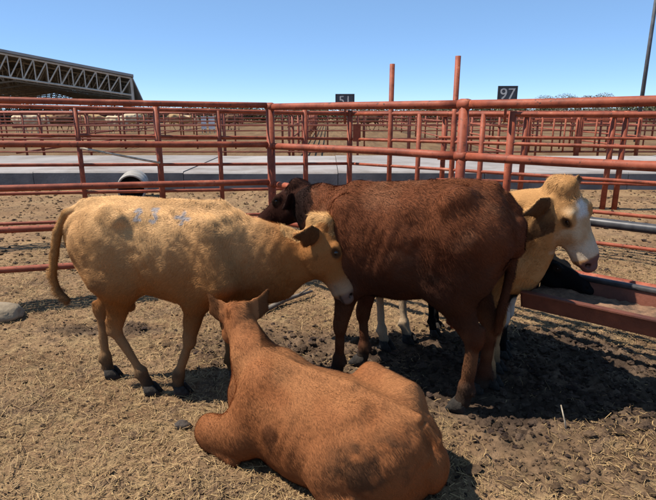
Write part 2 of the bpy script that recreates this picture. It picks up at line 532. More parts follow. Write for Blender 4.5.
def far_fences():
    # fences of the pens beyond the concrete alley: straight runs across, with uprights
    rnd = random.Random(5)
    labels = {16.2: 'red pipe fence along the far edge of the concrete alley',
              23.5: 'red pipe fence of the first pens beyond the concrete alley',
              34.0: 'red pipe fence in the middle of the far pens',
              62.0: 'farthest red pipe fence, below the tree line'}
    for y, lab in labels.items():
        half = y * .68
        root = fence_root('pen_fence', (-half, y), lab, group='fences of the far pens')
        n = 4
        top = 1.55
        r = max(.024, y * .0011)
        for i in range(n):
            z = top - i * .38
            rail(root, (-half, y, z), (half, y, z), r, M['red_far'], .02, 8, 8)
        k = 0
        x = -half + .05
        while x < half:
            post(root, (x, y + .03), top + (.04 if k % 3 == 0 else .0), max(.034, y * .0013) * (1.35 if k % 4 == 0 else 1), M['red_far'], seg=8)
            x += rnd.uniform(1.5, 2.1) if y < 30 else rnd.uniform(2.4, 3.0)
            k += 1
    # divider fences running away from the camera
    for i, (x, y0, y1, lab) in enumerate(((-9.5, 16.4, 61.8, 'red divider fence running back through the far pens at the left'),
                                         (-1.2, 16.4, 61.8, 'red divider fence running back through the far pens at the middle'),
                                         (5.6, 16.4, 61.8, 'red divider fence running back behind the right tall post'),
                                         (11.0, 16.4, 46.8, 'red divider fence running back toward the light pole'))):
        root = fence_root('divider_fence', (x, y0), lab, group='fences of the far pens')
        for k in range(4):
            rail(root, (x, y0, 1.5 - k * .38), (x, y1, 1.5 - k * .38), .03, M['red_far'], .02, 6, 8)
        y = y0 + 1.5
        while y < y1:
            post(root, (x + .04, y), 1.52, .045, M['red_far'], seg=8); y += 3.4
    # gate panels with close uprights at the right
    for (px0, px1, y, lab) in ((532, 578, 15.7, 'left of the two barred red gates beyond the right alley fence'),
                               (584, 640, 15.7, 'right of the two barred red gates beyond the right alley fence')):
        x0, x1 = (px0 - 328) / FPX * y * cp, (px1 - 328) / FPX * y * cp
        root = fence_root('barred_gate', (x0, y), lab, 'gate', 'barred gates on the concrete alley')
        for z in (1.36, .86, .45):
            rail(root, (x0, y, z), (x1, y, z), .028, M['red'], .004, 3, 8)
        for x in np.linspace(x0, x1, 5):
            o0 = root.location
            mb = MB(); mb.tube([Vector((x, y - .03, .43)) - o0, Vector((x, y - .03, 1.38)) - o0], .026, 8)
            mb.build('upright', M['red'], root, True)
        for x in (x0 - .06, x1 + .06):
            post(root, (x, y), 1.56, .055, M['red'], seg=8)

def concrete_alley():
    y0, y1, h = 11.1, 15.3, .37
    rnd = random.Random(4)
    mb = MB(); mb.box((0, (y0 + y1) / 2, .05), (40, (y1 - y0) / 2 - .10, .25))
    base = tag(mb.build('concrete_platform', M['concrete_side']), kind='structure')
    x = -39.0; k = 0
    while x < 39:
        wv = rnd.uniform(2.7, 3.3)
        dz = rnd.uniform(-.012, .012)
        for ya, yb in ((y0, y0 + 2.06), (y0 + 2.09, y1)):
            e = .03 if ya == y0 else .004
            mb = MB()
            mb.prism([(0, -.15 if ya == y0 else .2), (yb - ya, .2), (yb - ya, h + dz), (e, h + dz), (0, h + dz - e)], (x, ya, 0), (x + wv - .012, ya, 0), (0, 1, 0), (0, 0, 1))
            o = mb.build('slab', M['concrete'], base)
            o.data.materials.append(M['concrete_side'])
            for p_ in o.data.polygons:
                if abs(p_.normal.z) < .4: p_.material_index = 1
        x += wv

# ------------------------------------------------------------------ trough
TR = {}
def trough():
    a = pt_h(545, 297.5, .60)[:2]
    b = pt_h(656, 321, .60)[:2]
    u = AD.copy()
    mid = (a + b) / 2
    s0 = np.dot(a - mid, u) - .13
    start = mid + u * s0
    end = mid + u * 1.9
    nrm = -AN                        # away from the camera, towards the fence
    W = .31
    TR.update(start=start, u=u, n=nrm, W=W)
    root = tag(empty('feed_trough', (start[0], start[1], 0)), 'long dark red steel feed trough hung on the near fence at right', 'trough')
    o0 = root.location
    A, B = Vector((*start, 0)) - o0, Vector((*end, 0)) - o0
    U = Vector((*nrm, 0)); Z = Vector((0, 0, 1))
    # front panel, floor, back panel as bent sheet
    mb = MB(); mb.prism([(0, .60), (.012, .60), (.012 + .03, .505), (.03, .505)], A, B, U, Z); fp = mb.build('front_panel', M['trough'], root)
    mb = MB(); mb.prism([(.032, .502), (W - .02, .502), (W - .02, .514), (.046, .514)], A, B, U, Z); mb.build('floor_sheet', M['trough'], root)
    mb = MB(); mb.prism([(W - .018, .504), (W - .006, .504), (W + .02, .645), (W + .008, .645)], A, B, U, Z); bp = mb.build('back_panel', M['trough'], root)
    # front lip of angle steel, back pipe
    mb = MB(); mb.prism([(-.022, .603), (.022, .603), (.022, .611), (-.022, .611)], A, B, U, Z); mb.build('front_lip', M['trough'], fp)
    mb = MB(); mb.tube([A + U * (W + .012) + Z * .657, B + U * (W + .012) + Z * .657], .018, 10); mb.build('back_pipe', M['steel'], bp, True)
    for name, Q in (('end_plate', A - (B - A).normalized() * .004), ('end_plate', B)):
        D = (B - A).normalized()
        mb = MB(); mb.prism([(.002, .598), (.032, .502), (W - .018, .502), (W + .006, .64)], Q - D * .006, Q, U, Z); mb.build(name, M['trough'], root)
    # feed and dirt lying on the floor of the trough
    n, mrow = 90, 12
    ss, tt = np.meshgrid(np.linspace(.01, (B - A).length - .01, n), np.linspace(0, 1, mrow), indexing='ij')
    P3 = np.stack([ss, tt, 0 * ss], -1)
    hgt = .575 + .018 * fbm(P3 * np.array([1, .35, 1]), 7, 3, 2.0) + .012 * fbm(P3, 40, 2)
    lo = .046 + (hgt - .514) * -.30
    uu = lo * (1 - tt) + (W - .008) * tt
    D = (B - A).normalized()
    V = np.array(A)[None, None] + ss[..., None] * np.array(D) + uu[..., None] * np.array(U) + hgt[..., None] * np.array(Z)
    I = np.arange(n * mrow).reshape(n, mrow)
    F = np.stack([I[:-1, :-1], I[1:, :-1], I[1:, 1:], I[:-1, 1:]], -1).reshape(-1, 4)
    me = mesh_np('feed', V.reshape(-1, 3), F); me.materials.append(M['feed']); link('feed_residue', me, root)
    # legs: one pair near the start, others off frame
    for s in (1.45, 2.0):
        for q in (.06, W - .05):
            Pq = A + D * s + U * q
            mb = MB(); mb.tube([Pq + Z * -.1, Pq + Z * .504], .022, 8); mb.build('leg', M['trough'], root, True)

# ------------------------------------------------------------------ animals: implicit bodies
class Field:
    def __init__(s): s.p = []
    def cap(s, p0, p1, r0, r1=None, side=(0, 1, 0), k=.03, sub=False):
        r1 = r0 if r1 is None else r1
        r0 = (r0, r0) if np.isscalar(r0) else r0
        r1 = (r1, r1) if np.isscalar(r1) else r1
        s.p.append(('cap', np.array(p0, float), np.array(p1, float), r0, r1, np.array(side, float), k, sub))
    def chain(s, pts, rad, side=(0, 1, 0), k=.02):
        for i in range(len(pts) - 1): s.cap(pts[i], pts[i + 1], rad[i], rad[i + 1], side, k)
    def loft(s, o, ax, up, st, k=.04, e=2.2):
        ax = np.array(ax, float); ax /= np.linalg.norm(ax)
        up = np.array(up, float); up -= ax * up.dot(ax); up /= np.linalg.norm(up)
        s.p.append(('loft', np.array(o, float), ax, up, np.array(st, float), e, k, False))
    def bounds(s):
        lo, hi = np.full(3, 9.), np.full(3, -9.)
        for q in s.p:
            if q[-1]: continue
            for a, b in [s.bb(q)]: lo = np.minimum(lo, a); hi = np.maximum(hi, b)
        return lo, hi
    def bb(s, q, m=0.0):
        if q[0] == 'cap':
            r = max(*q[3], *q[4]) + m
            return np.minimum(q[1], q[2]) - r, np.maximum(q[1], q[2]) + r
        o, ax, up, st = q[1], q[2], q[3], q[4]
        sd = np.cross(up, ax)
        P = []
        for t, tp, bt, w_ in st:
            for z in (tp, bt):
                for y in (w_, -w_): P.append(o + ax * t + up * z + sd * y)
        P = np.array(P)
        return P.min(0) - .03 - m, P.max(0) + .03 + m
    def mesh(s, h):
        lo, hi = s.bounds(); lo -= 3 * h; hi += 3 * h
        n = np.ceil((hi - lo) / h).astype(int) + 1
        F = np.full(n, .5, dtype=np.float32)
        ax_ = [(lo[i] + h * np.arange(n[i])).astype(np.float32) for i in range(3)]
        for q in s.p:
            k = q[-2]
            a, b = s.bb(q, k * 1.2 + 2 * h + (.09 if not q[-1] else .02))
            i0 = np.clip(np.floor((a - lo) / h).astype(int), 0, n - 1); i1 = np.clip(np.ceil((b - lo) / h).astype(int) + 1, 1, n)
            sl = tuple(slice(i0[i], i1[i]) for i in range(3))
            X = ax_[0][sl[0]][:, None, None]; Y = ax_[1][sl[1]][None, :, None]; Z = ax_[2][sl[2]][None, None, :]
            if q[0] == 'cap':
                p0, p1, r0, r1, sv = q[1:6]
                d = p1 - p0; L = np.linalg.norm(d) + 1e-6; u = d / L
                sv = sv - u * sv.dot(u)
                if np.linalg.norm(sv) < 1e-3: sv = np.array([1., 0, 0]) - u * u[0]
                sv /= np.linalg.norm(sv); nv = np.cross(u, sv)
                x, y, z = X - p0[0], Y - p0[1], Z - p0[2]
                A = x * u[0] + y * u[1] + z * u[2]
                t = np.clip(A / L, 0, 1); a_ = A - t * L
                bq = x * sv[0] + y * sv[1] + z * sv[2]; cq = x * nv[0] + y * nv[1] + z * nv[2]
                rs = r0[0] + (r1[0] - r0[0]) * t; rn = r0[1] + (r1[1] - r0[1]) * t
                ra = (rs + rn) * .5
                dd = (np.sqrt((bq / rs) ** 2 + (cq / rn) ** 2 + (a_ / ra) ** 2) - 1) * np.minimum(rs, rn)
            else:
                o, u, up, st, e = q[1:6]
                sv = np.cross(up, u)
                x, y, z = X - o[0], Y - o[1], Z - o[2]
                A = x * u[0] + y * u[1] + z * u[2]
                tq = np.linspace(st[0, 0], st[-1, 0], 160)
                cur = []
                for c in (1, 2, 3):
                    v = np.interp(tq, st[:, 0], st[:, c])
                    ker = np.ones(11) / 11
                    v = np.convolve(np.pad(v, 5, 'edge'), ker, 'valid')
                    cur.append(v)
                t = np.clip(A, st[0, 0], st[-1, 0]); a_ = A - t
                tp = np.interp(t, tq, cur[0]); bt = np.interp(t, tq, cur[1]); w_ = np.interp(t, tq, cur[2])
                cn = (tp + bt) / 2; rn = (tp - bt) / 2
                bq = np.abs(x * sv[0] + y * sv[1] + z * sv[2]); cq = np.abs(x * up[0] + y * up[1] + z * up[2] - cn)
                kk = ((bq / w_) ** e + (cq / rn) ** e) ** (1 / e)
                kk = np.sqrt(kk ** 2 + (a_ / np.minimum(rn, w_)) ** 2)
                dd = (kk - 1) * np.minimum(rn, w_)
            f = F[sl]
            if q[-1]:
                hh = np.clip(.5 - .5 * (f + dd) / k, 0, 1)
                F[sl] = f * (1 - hh) - dd * hh + k * hh * (1 - hh)
            else:
                hh = np.clip(.5 + .5 * (dd - f) / k, 0, 1)
                F[sl] = dd * (1 - hh) + f * hh - k * hh * (1 - hh)
        return nets(F, lo, h)
def nets(F, lo, h):
    neg = F < 0
    n = np.array(F.shape) - 1
    cnt = np.zeros(n, dtype=np.int8)
    sl = lambda d: tuple(slice(d[i], d[i] + n[i]) for i in range(3))
    cor = [(i, j, k) for i in (0, 1) for j in (0, 1) for k in (0, 1)]
    for c in cor: cnt += neg[sl(c)]
    act = (cnt > 0) & (cnt < 8)
    idx = np.argwhere(act)
    ID = np.full(n, -1, dtype=np.int64); ID[act] = np.arange(len(idx))
    acc = np.zeros((len(idx), 3)); num = np.zeros(len(idx))
    for c in cor:
        for a in range(3):
            if c[a]: continue
            d = list(c); d[a] = 1
            f0 = F[tuple((idx + c).T)]; f1 = F[tuple((idx + d).T)]
            mk = (f0 < 0) != (f1 < 0)
            t = np.where(mk, f0 / np.where(mk, f0 - f1, 1), 0)
            P = np.array(c, float) + np.zeros((len(idx), 3)); P[:, a] = t
            acc += P * mk[:, None]; num += mk
    V = lo + h * (idx + acc / num[:, None])
    faces = []
    for a in range(3):
        b, c = (a + 1) % 3, (a + 2) % 3
        s0 = [slice(None)] * 3; s1 = [slice(None)] * 3
        s0[a] = slice(0, -1); s1[a] = slice(1, None)
        for q in (b, c):
            s0[q] = slice(1, -1); s1[q] = slice(1, -1)
        n0, n1 = neg[tuple(s0)], neg[tuple(s1)]
        e = np.argwhere(n0 != n1)
        fl = n0[tuple(e.T)]
        base = e.copy(); base[:, b] += 1; base[:, c] += 1
        def g(db, dc):
            q = base.copy(); q[:, b] += db; q[:, c] += dc
            return ID[tuple(q.T)]
        Q = np.stack([g(-1, -1), g(0, -1), g(0, 0), g(-1, 0)], -1)
        Q[~fl] = Q[~fl][:, ::-1]
        faces.append(Q)
    return V, np.concatenate(faces)
def relax(V, Fq, it=3, lam=.5):
    E = np.concatenate([Fq[:, [0, 1]], Fq[:, [1, 2]], Fq[:, [2, 3]], Fq[:, [3, 0]]])
    cnt = np.bincount(E[:, 0], minlength=len(V)) + np.bincount(E[:, 1], minlength=len(V))
    for k in range(it):
        for l_ in (lam, -lam * .96):
            s = np.zeros_like(V)
            for i in range(3):
                s[:, i] = np.bincount(E[:, 0], V[E[:, 1], i], len(V)) + np.bincount(E[:, 1], V[E[:, 0], i], len(V))
            V = V + l_ * (s / cnt[:, None] - V)
    return V
def vnormals(V, Fq):
    nf = np.cross(V[Fq[:, 2]] - V[Fq[:, 0]], V[Fq[:, 3]] - V[Fq[:, 1]])
    n = np.zeros_like(V)
    for k in range(4):
        for i in range(3): n[:, i] += np.bincount(Fq[:, k], nf[:, i], len(V))
    return n / (np.linalg.norm(n, axis=1, keepdims=True) + 1e-9)

def coat_mesh(V, Fq, Nv, colf, lenf, flowf, count, seed, width=.0022, var=1.0):
    rg = np.random.default_rng(seed)
    T = np.concatenate([Fq[:, [0, 1, 2]], Fq[:, [0, 2, 3]]])
    ar = np.linalg.norm(np.cross(V[T[:, 1]] - V[T[:, 0]], V[T[:, 2]] - V[T[:, 0]]), axis=1)
    cum = np.cumsum(ar); cum /= cum[-1]
    ti = np.searchsorted(cum, rg.random(count))
    u, v = rg.random(count), rg.random(count)
    fl = u + v > 1; u[fl] = 1 - u[fl]; v[fl] = 1 - v[fl]
    t = T[np.minimum(ti, len(T) - 1)]
    P = V[t[:, 0]] + (V[t[:, 1]] - V[t[:, 0]]) * u[:, None] + (V[t[:, 2]] - V[t[:, 0]]) * v[:, None]
    n = Nv[t[:, 0]] * (1 - u - v)[:, None] + Nv[t[:, 1]] * u[:, None] + Nv[t[:, 2]] * v[:, None]
    n /= np.linalg.norm(n, axis=1, keepdims=True) + 1e-9
    L = lenf(P) * (.65 + .7 * rg.random(count))
    keep = L > .001
    P, n, L = P[keep], n[keep], L[keep]; count = len(P)
    fw = flowf(P, n)
    clump = np.stack([fbm(P, 22, 2, 3.1), fbm(P, 22, 2, 17.7), fbm(P, 22, 2, 31.2)], -1)
    fw = fw + clump * 1.1 * var + rg.normal(0, .22, (count, 3))
    fw -= n * np.sum(fw * n, 1, keepdims=True)
    fw /= np.linalg.norm(fw, axis=1, keepdims=True) + 1e-9
    lift = (.30 + .25 * rg.random(count) + .25 * np.clip(clump[:, 0], -.5, 1))[:, None]
    d = fw + n * lift
    d /= np.linalg.norm(d, axis=1, keepdims=True)
    wv = np.cross(d, n)
    wv /= np.linalg.norm(wv, axis=1, keepdims=True) + 1e-9
    hw = (width * .5 * (.7 + .6 * rg.random(count)))[:, None]
    root = P - n * .0015
    VV = np.empty((count * 3, 3)); VV[0::3] = root - wv * hw; VV[1::3] = root + wv * hw; VV[2::3] = P + d * L[:, None]
    g = np.cross(VV[1::3] - VV[0::3], VV[2::3] - VV[0::3])
    bad = np.sum(g * n, 1) < 0
    tmp = VV[0::3][bad].copy(); a = VV[0::3]; b = VV[1::3]; a[bad] = b[bad]; b[bad] = tmp
    F3 = np.arange(count * 3).reshape(-1, 3)
    me = mesh_np('coat', VV, F3)
    c = colf(P, n) * (1 + var * .17 * rg.normal(0, 1, (count, 1)) + var * .20 * clump[:, :1] + .22 * fbm(P, 9, 3, 44)[:, None])
    c = np.clip(c, .002, .9)
    cc = np.repeat(c, 3, axis=0); cc[2::3] *= 1.12; cc[0::3] *= .85; cc[1::3] *= .85
    set_col(me, cc)
    nn = n + .35 * fw + .25 * clump
    nn /= np.linalg.norm(nn, axis=1, keepdims=True)
    me.normals_split_custom_set_from_vertices(np.repeat(nn, 3, axis=0).astype(np.float32))
    me.materials.append(M['coat'])
    return me

HEAD = [(-.045, .030, -.065, .044), (-.01, .052, -.105, .074), (.05, .062, -.145, .092), (.11, .062, -.160, .098), (.16, .056, -.150, .088),
        (.22, .048, -.122, .070), (.28, .044, -.098, .060), (.33, .042, -.088, .062), (.365, .032, -.080, .058), (.388, .008, -.060, .042)]
class Head:
    def __init__(s, o, ax, up, L=.40):
        s.o = np.array(o, float); s.k = L / .40
        s.ax = np.array(ax, float); s.ax /= np.linalg.norm(s.ax)
        s.up = np.array(up, float); s.up -= s.ax * s.up.dot(s.ax); s.up /= np.linalg.norm(s.up)
        s.sd = np.cross(s.up, s.ax)         # animal's left
    def at(s, t, n, y): return s.o + (s.ax * t + s.up * n + s.sd * y) * s.k
    def loc(s, P):
        q = (P - s.o) / s.k
        return q @ s.ax, q @ s.up, q @ s.sd
    def build(s, F, earL=(.9, -.25, -.45), earR=(.9, -.25, -.45), ear_len=.135, tuft=True):
        k = s.k
        st = [(a * k, b * k, c * k, d * k) for a, b, c, d in HEAD]
        F.loft(s.o, s.ax, s.up, st, .03 * k, 2.3)
        for sg in (1, -1):
            F.cap(s.at(.105, .032, sg * .074), s.at(.150, .024, sg * .070), .027 * k, .021 * k, k=.022)      # brow / orbit
            F.cap(s.at(.10, -.095, sg * .050), s.at(.17, -.10, sg * .044), .056 * k, .040 * k, k=.03)        # cheek
            F.cap(s.at(.352, -.008, sg * .036), s.at(.362, -.02, sg * .040), .024 * k, .020 * k, k=.016)      # nostril wing
            e = earL if sg > 0 else earR
            dv = s.sd * (sg * e[0]) + s.ax * (-e[1]) + s.up * e[2]
            dv /= np.linalg.norm(dv)
            base = s.at(.020, -.020, sg * .078)
            tip = base + dv * ear_len * k
            flat = np.cross(dv, s.up * .75 + s.ax * .66)
            m1 = base + (tip - base) * .45
            F.cap(base, base + (tip - base) * .2, (.026 * k, .022 * k), (.042 * k, .018 * k), flat, .012)
            F.cap(base + (tip - base) * .2, m1, (.042 * k, .016 * k), (.052 * k, .011 * k), flat, .010)
            F.cap(m1, tip, (.052 * k, .011 * k), (.011 * k, .008 * k), flat, .010)
        for sg in (1, -1): F.cap(s.at(.120, .044, sg * .082), s.at(.150, .040, sg * .080), .013 * k, .010 * k, k=.012)     # upper lid
        F.cap(s.at(-.02, .03, -.02), s.at(-.02, .03, .02), .045 * k, k=.03)
        F.cap(s.at(.345, -.062, -.014), s.at(.345, -.062, .014), .026 * k, k=.02)                            # chin
        for sg in (1, -1):
            F.cap(s.at(.382, -.006, sg * .032), s.at(.366, .004, sg * .050), .0085 * k, .006 * k, k=.006, sub=True)
            F.cap(s.at(.121, .024, sg * .101), s.at(.146, .020, sg * .099), .0120 * k, .0105 * k, k=.006, sub=True)
        F.cap(s.at(.36, -.052, -.045), s.at(.36, -.052, .045), .005 * k, k=.006, sub=True)
        F.cap(s.at(.30, -.055, .066), s.at(.36, -.052, .058), .005 * k, k=.006, sub=True)
        F.cap(s.at(.30, -.055, -.066), s.at(.36, -.052, -.058), .005 * k, k=.006, sub=True)
    def eyes(s, root):
        me = bpy.data.meshes.new('eye'); b = bmesh.new(); bmesh.ops.create_uvsphere(b, u_segments=14, v_segments=8, radius=.0170 * s.k); b.to_mesh(me); b.free()
        me.polygons.foreach_set('use_smooth', [True] * len(me.polygons)); me.materials.append(M['eye'])
        for sg in (1, -1):
            link('eye', me, root, Vector(s.at(.133, .024, sg * .0775)))

def foreleg(F, sh, el, kn, fe, ho, s=1.0, y=(0, 0, 0, 0, 0)):
    """joints in (x,z), y list gives the lateral position of each"""
    J = [np.array([p[0], yy, p[1]]) for p, yy in zip((sh, el, kn, fe, ho), y)]
    F.cap(J[0], J[1], (.07 * s, .115 * s), (.062 * s, .085 * s), k=.06)
    F.cap(J[1], J[2], (.052 * s, .066 * s), (.030 * s, .035 * s), k=.035)
    F.cap(J[2] + (0, 0, .02), J[2] - (0, 0, .02), (.034 * s, .036 * s), (.031 * s, .033 * s), k=.02)
    F.cap(J[2], J[3], (.021 * s, .025 * s), (.021 * s, .025 * s), k=.018)
    for q in (1, -1): F.cap(J[3] + (-.030 * s, q * .014 * s, -.012 * s), J[3] + (-.036 * s, q * .014 * s, -.024 * s), .010 * s, .007 * s, k=.006)
    F.cap(J[3] + (0, 0, .008), J[3] - (0, 0, .012), (.032 * s, .033 * s), (.031 * s, .032 * s), k=.015)
    F.cap(J[3], J[4], (.028 * s, .029 * s), (.033 * s, .034 * s), k=.015)
    return J
def hindleg(F, hip, st, hk, fe, ho, s=1.0, y=(0, 0, 0, 0, 0)):
    J = [np.array([p[0], yy, p[1]]) for p, yy in zip((hip, st, hk, fe, ho), y)]
    F.cap(J[0], J[1], (.10 * s, .16 * s), (.070 * s, .105 * s), k=.07)
    F.cap(J[1], J[2], (.060 * s, .090 * s), (.027 * s, .040 * s), k=.045)
    d = J[2] - J[1]; d /= np.linalg.norm(d)
    F.cap(J[2] + (-.030 * s, 0, .052 * s), J[2] + (-.014 * s, 0, -.012 * s), (.016 * s, .018 * s), (.025 * s, .029 * s), k=.018)      # point of hock
    F.cap(J[2], J[3], (.024 * s, .031 * s), (.022 * s, .026 * s), k=.018)
    for q in (1, -1): F.cap(J[3] + (-.031 * s, q * .014 * s, -.012 * s), J[3] + (-.037 * s, q * .014 * s, -.024 * s), .010 * s, .007 * s, k=.006)
    F.cap(J[3] + (0, 0, .008), J[3] - (0, 0, .012), (.033 * s, .034 * s), (.032 * s, .033 * s), k=.015)
    F.cap(J[3], J[4], (.029 * s, .030 * s), (.034 * s, .035 * s), k=.015)
    return J
def hoof_mesh(s):
    V, Fc = [], []
    for sg in (1, -1):
        o = len(V)
        rings = [(.056, .030, .80), (.028, .036, .93), (0, .040, 1.02)]
        for z, r, f in rings:
            for k in range(10):
                a = 2 * math.pi * k / 10
                x = math.cos(a) * r * 1.25 * f + (.060 - z) * .38
                yv = math.sin(a) * r * .52 + sg * .0245
                V.append((x * s, yv * s, z * s))
        for q in range(2):
            for k in range(10): Fc.append((o + q * 10 + k, o + q * 10 + (k + 1) % 10, o + (q + 1) * 10 + (k + 1) % 10, o + (q + 1) * 10 + k))
        Fc.append(tuple(o + k for k in range(10))); Fc.append(tuple(o + 20 + k for k in range(10))[::-1])
    me = bpy.data.meshes.new('hoof'); me.from_pydata(V, [], Fc); me.update()
    b = bmesh.new(); b.from_mesh(me); bmesh.ops.recalc_face_normals(b, faces=b.faces); b.to_mesh(me); b.free()
    me.polygons.foreach_set('use_smooth', [len(p_.vertices) == 4 for p_ in me.polygons])
    me.materials.append(M['hoof'])
    return me
def tail(F, pts, r0=.026, r1=.012):
    n = len(pts)
    for i in range(n - 1):
        a, b = i / (n - 1), (i + 1) / (n - 1)
        F.cap(pts[i], pts[i + 1], r0 + (r1 - r0) * a, r0 + (r1 - r0) * b, k=.012)

def make_animal(spec, h=.0085):
    """spec: name, label, group, loc, yaw, field, head, hooves, colf, lenf, flowf, hairs, seed"""
    root = empty(spec['name'], (*spec['loc'], spec.get('z', 0)), spec['yaw'])
    tag(root, spec['label'], spec.get('cat', 'calf'), spec.get('group'))
    root.scale = (spec.get('scale', 1.0),) * 3
    V, Fq = spec['field'].mesh(h)
    V = relax(V, Fq, 4)
    if 'rear' in spec: V[:, 0] = np.where(V[:, 0] < 0, V[:, 0] * spec['rear'], V[:, 0])
    Nv = vnormals(V, Fq)
    amp = spec.get('amp', 1.0)
    V = V + Nv * (amp * (.0045 * fbm(V, 9, 2, spec['seed']) + .0016 * fbm(V, 34, 2, spec['seed'] + 5)))[:, None]
    if 'ribs' in spec:
        x0, x1, z0, z1, a_ = spec['ribs']
        x, y, z = V.T
        mk = sstep(x0, x0 + .08, x) * sstep(x1, x1 - .08, x) * sstep(z0, z0 + .1, z) * sstep(z1, z1 - .1, z) * np.abs(Nv[:, 1])
        V = V + Nv * (a_ * mk * np.sin((x + .35 * (z - z0)) * 2 * np.pi / .062) * (.6 + .6 * fbm(V, 5, 2, 2)))[:, None]
    if 'folds' in spec:            # loose skin creases across the neck
        x0, x1, a_ = spec['folds']
        x, y, z = V.T
        mk = sstep(x0, x0 + .06, x) * sstep(x1, x1 - .08, x) * np.abs(Nv[:, 1])
        V = V + Nv * (a_ * mk * np.sin((x - .5 * (z - .8) + .03 * fbm(V, 6, 2, 8)) * 2 * np.pi / .075))[:, None]
    Nv = vnormals(V, Fq)
    me = mesh_np('body', V, Fq)
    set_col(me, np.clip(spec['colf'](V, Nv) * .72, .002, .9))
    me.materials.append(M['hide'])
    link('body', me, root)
    if spec.get('hairs'):
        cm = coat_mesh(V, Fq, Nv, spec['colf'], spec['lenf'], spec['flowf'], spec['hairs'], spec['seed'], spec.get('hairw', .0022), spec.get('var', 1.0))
        tag(link('coat', cm, root), kind='stuff')
    if spec.get('head') is not None: spec['head'].eyes(root)
    hm = hoof_mesh(spec.get('hs', 1.0))
    for p_, a in spec.get('hooves', []):
        o = link('hoof', hm, root, Vector((p_[0], p_[1], p_[2]))); o.rotation_euler = (0, 0, a)
    return root
def hoof_spots(loc, yaw, Js):
    c, s_ = math.cos(yaw), math.sin(yaw)
    out = []
    for J in Js:
        x, y = J[4][0] + .01, J[4][1]
        out.append(((x, y, 0.0), 0.0))
        HOOVES.append((loc[0] + c * x - s_ * y, loc[1] + s_ * x + c * y))
    return out
def std_flow(zb):
    def f(P, n):
        k = sstep(zb + .05, zb - .1, P[:, 2])[:, None]
        return np.array([-1., 0, -.75]) * (1 - k) + np.array([-.1, 0, -1.]) * k
    return f
def std_len(head, zb, body=.015, tuft=.030, extra=None):
    def f(P):
        L = np.full(len(P), body)
        L = L * (1 - .5 * sstep(zb, zb - .15, P[:, 2]))
        t, n_, y = head.loc(P)
        inh = (np.abs(y) < .2) & (t > -.1) & (t < .45) & (np.abs(n_) < .22)
        L = np.where(inh, .0075, L)
        L = np.where(inh & (t < .06) & (np.abs(y) < .07) & (n_ > -.02), tuft, L)
        L = np.where(inh & (np.abs(y) > .115), .013, L)
        L = np.where(inh & (t > .335), 0.0, L)
        if extra is not None: L = extra(P, L)
        return L
    return f
def face_paint(c, P, head, muzzle=(.10, .06, .045), muz_t=.345):
    t, n_, y = head.loc(P)
    inh = (np.abs(y) < .12) & (t > -.1) & (t < .45) & (n_ < .2) & (n_ > -.19 + .55 * np.clip(t - .14, 0, .16))
    k = np.where(inh, sstep(muz_t - .012, muz_t + .012, t + n_ * .25), 0)
    c = lerp(c, muzzle, k) if False else c * (1 - k[:, None]) + np.array(muzzle) * k[:, None]
    # nostrils, mouth, eye rims
    for sg in (1, -1):
        d = np.sqrt((t - .372) ** 2 + (n_ - .0) ** 2 + (y - sg * .040) ** 2)
        q = np.where(inh, sstep(.020, .010, d), 0)[:, None]; c = c * (1 - q) + np.array((.012, .008, .007)) * q
        d = np.sqrt(((t - .133) * .8) ** 2 + (n_ - .024) ** 2 + (y - sg * .090) ** 2)
        q = np.where(inh, .85 * sstep(.032, .018, d), 0)[:, None]; c = c * (1 - q) + np.array((.03, .018, .012)) * q
    q = np.where(inh & (t > .29), .7 * sstep(.010, .004, np.abs(n_ + .053)), 0)[:, None]
    c = c * (1 - q) + np.array((.03, .02, .015)) * q
    return c, t, n_, y, inh
def ear_dark(c, head, P, n, dark, amt=.8):  # inner ear painted dark, standing in for the shade in its hollow
    t, n_, y = head.loc(P)
    fr = n @ (head.up * .75 + head.ax * .66)
    k = ((np.abs(y) > .105) & (np.abs(y) < .3) & (t < .16) & (t > -.15) & (n_ > -.2)) * sstep(-.1, .5, fr) * amt
    return c * (1 - k[:, None]) + np.array(dark) * k[:, None]

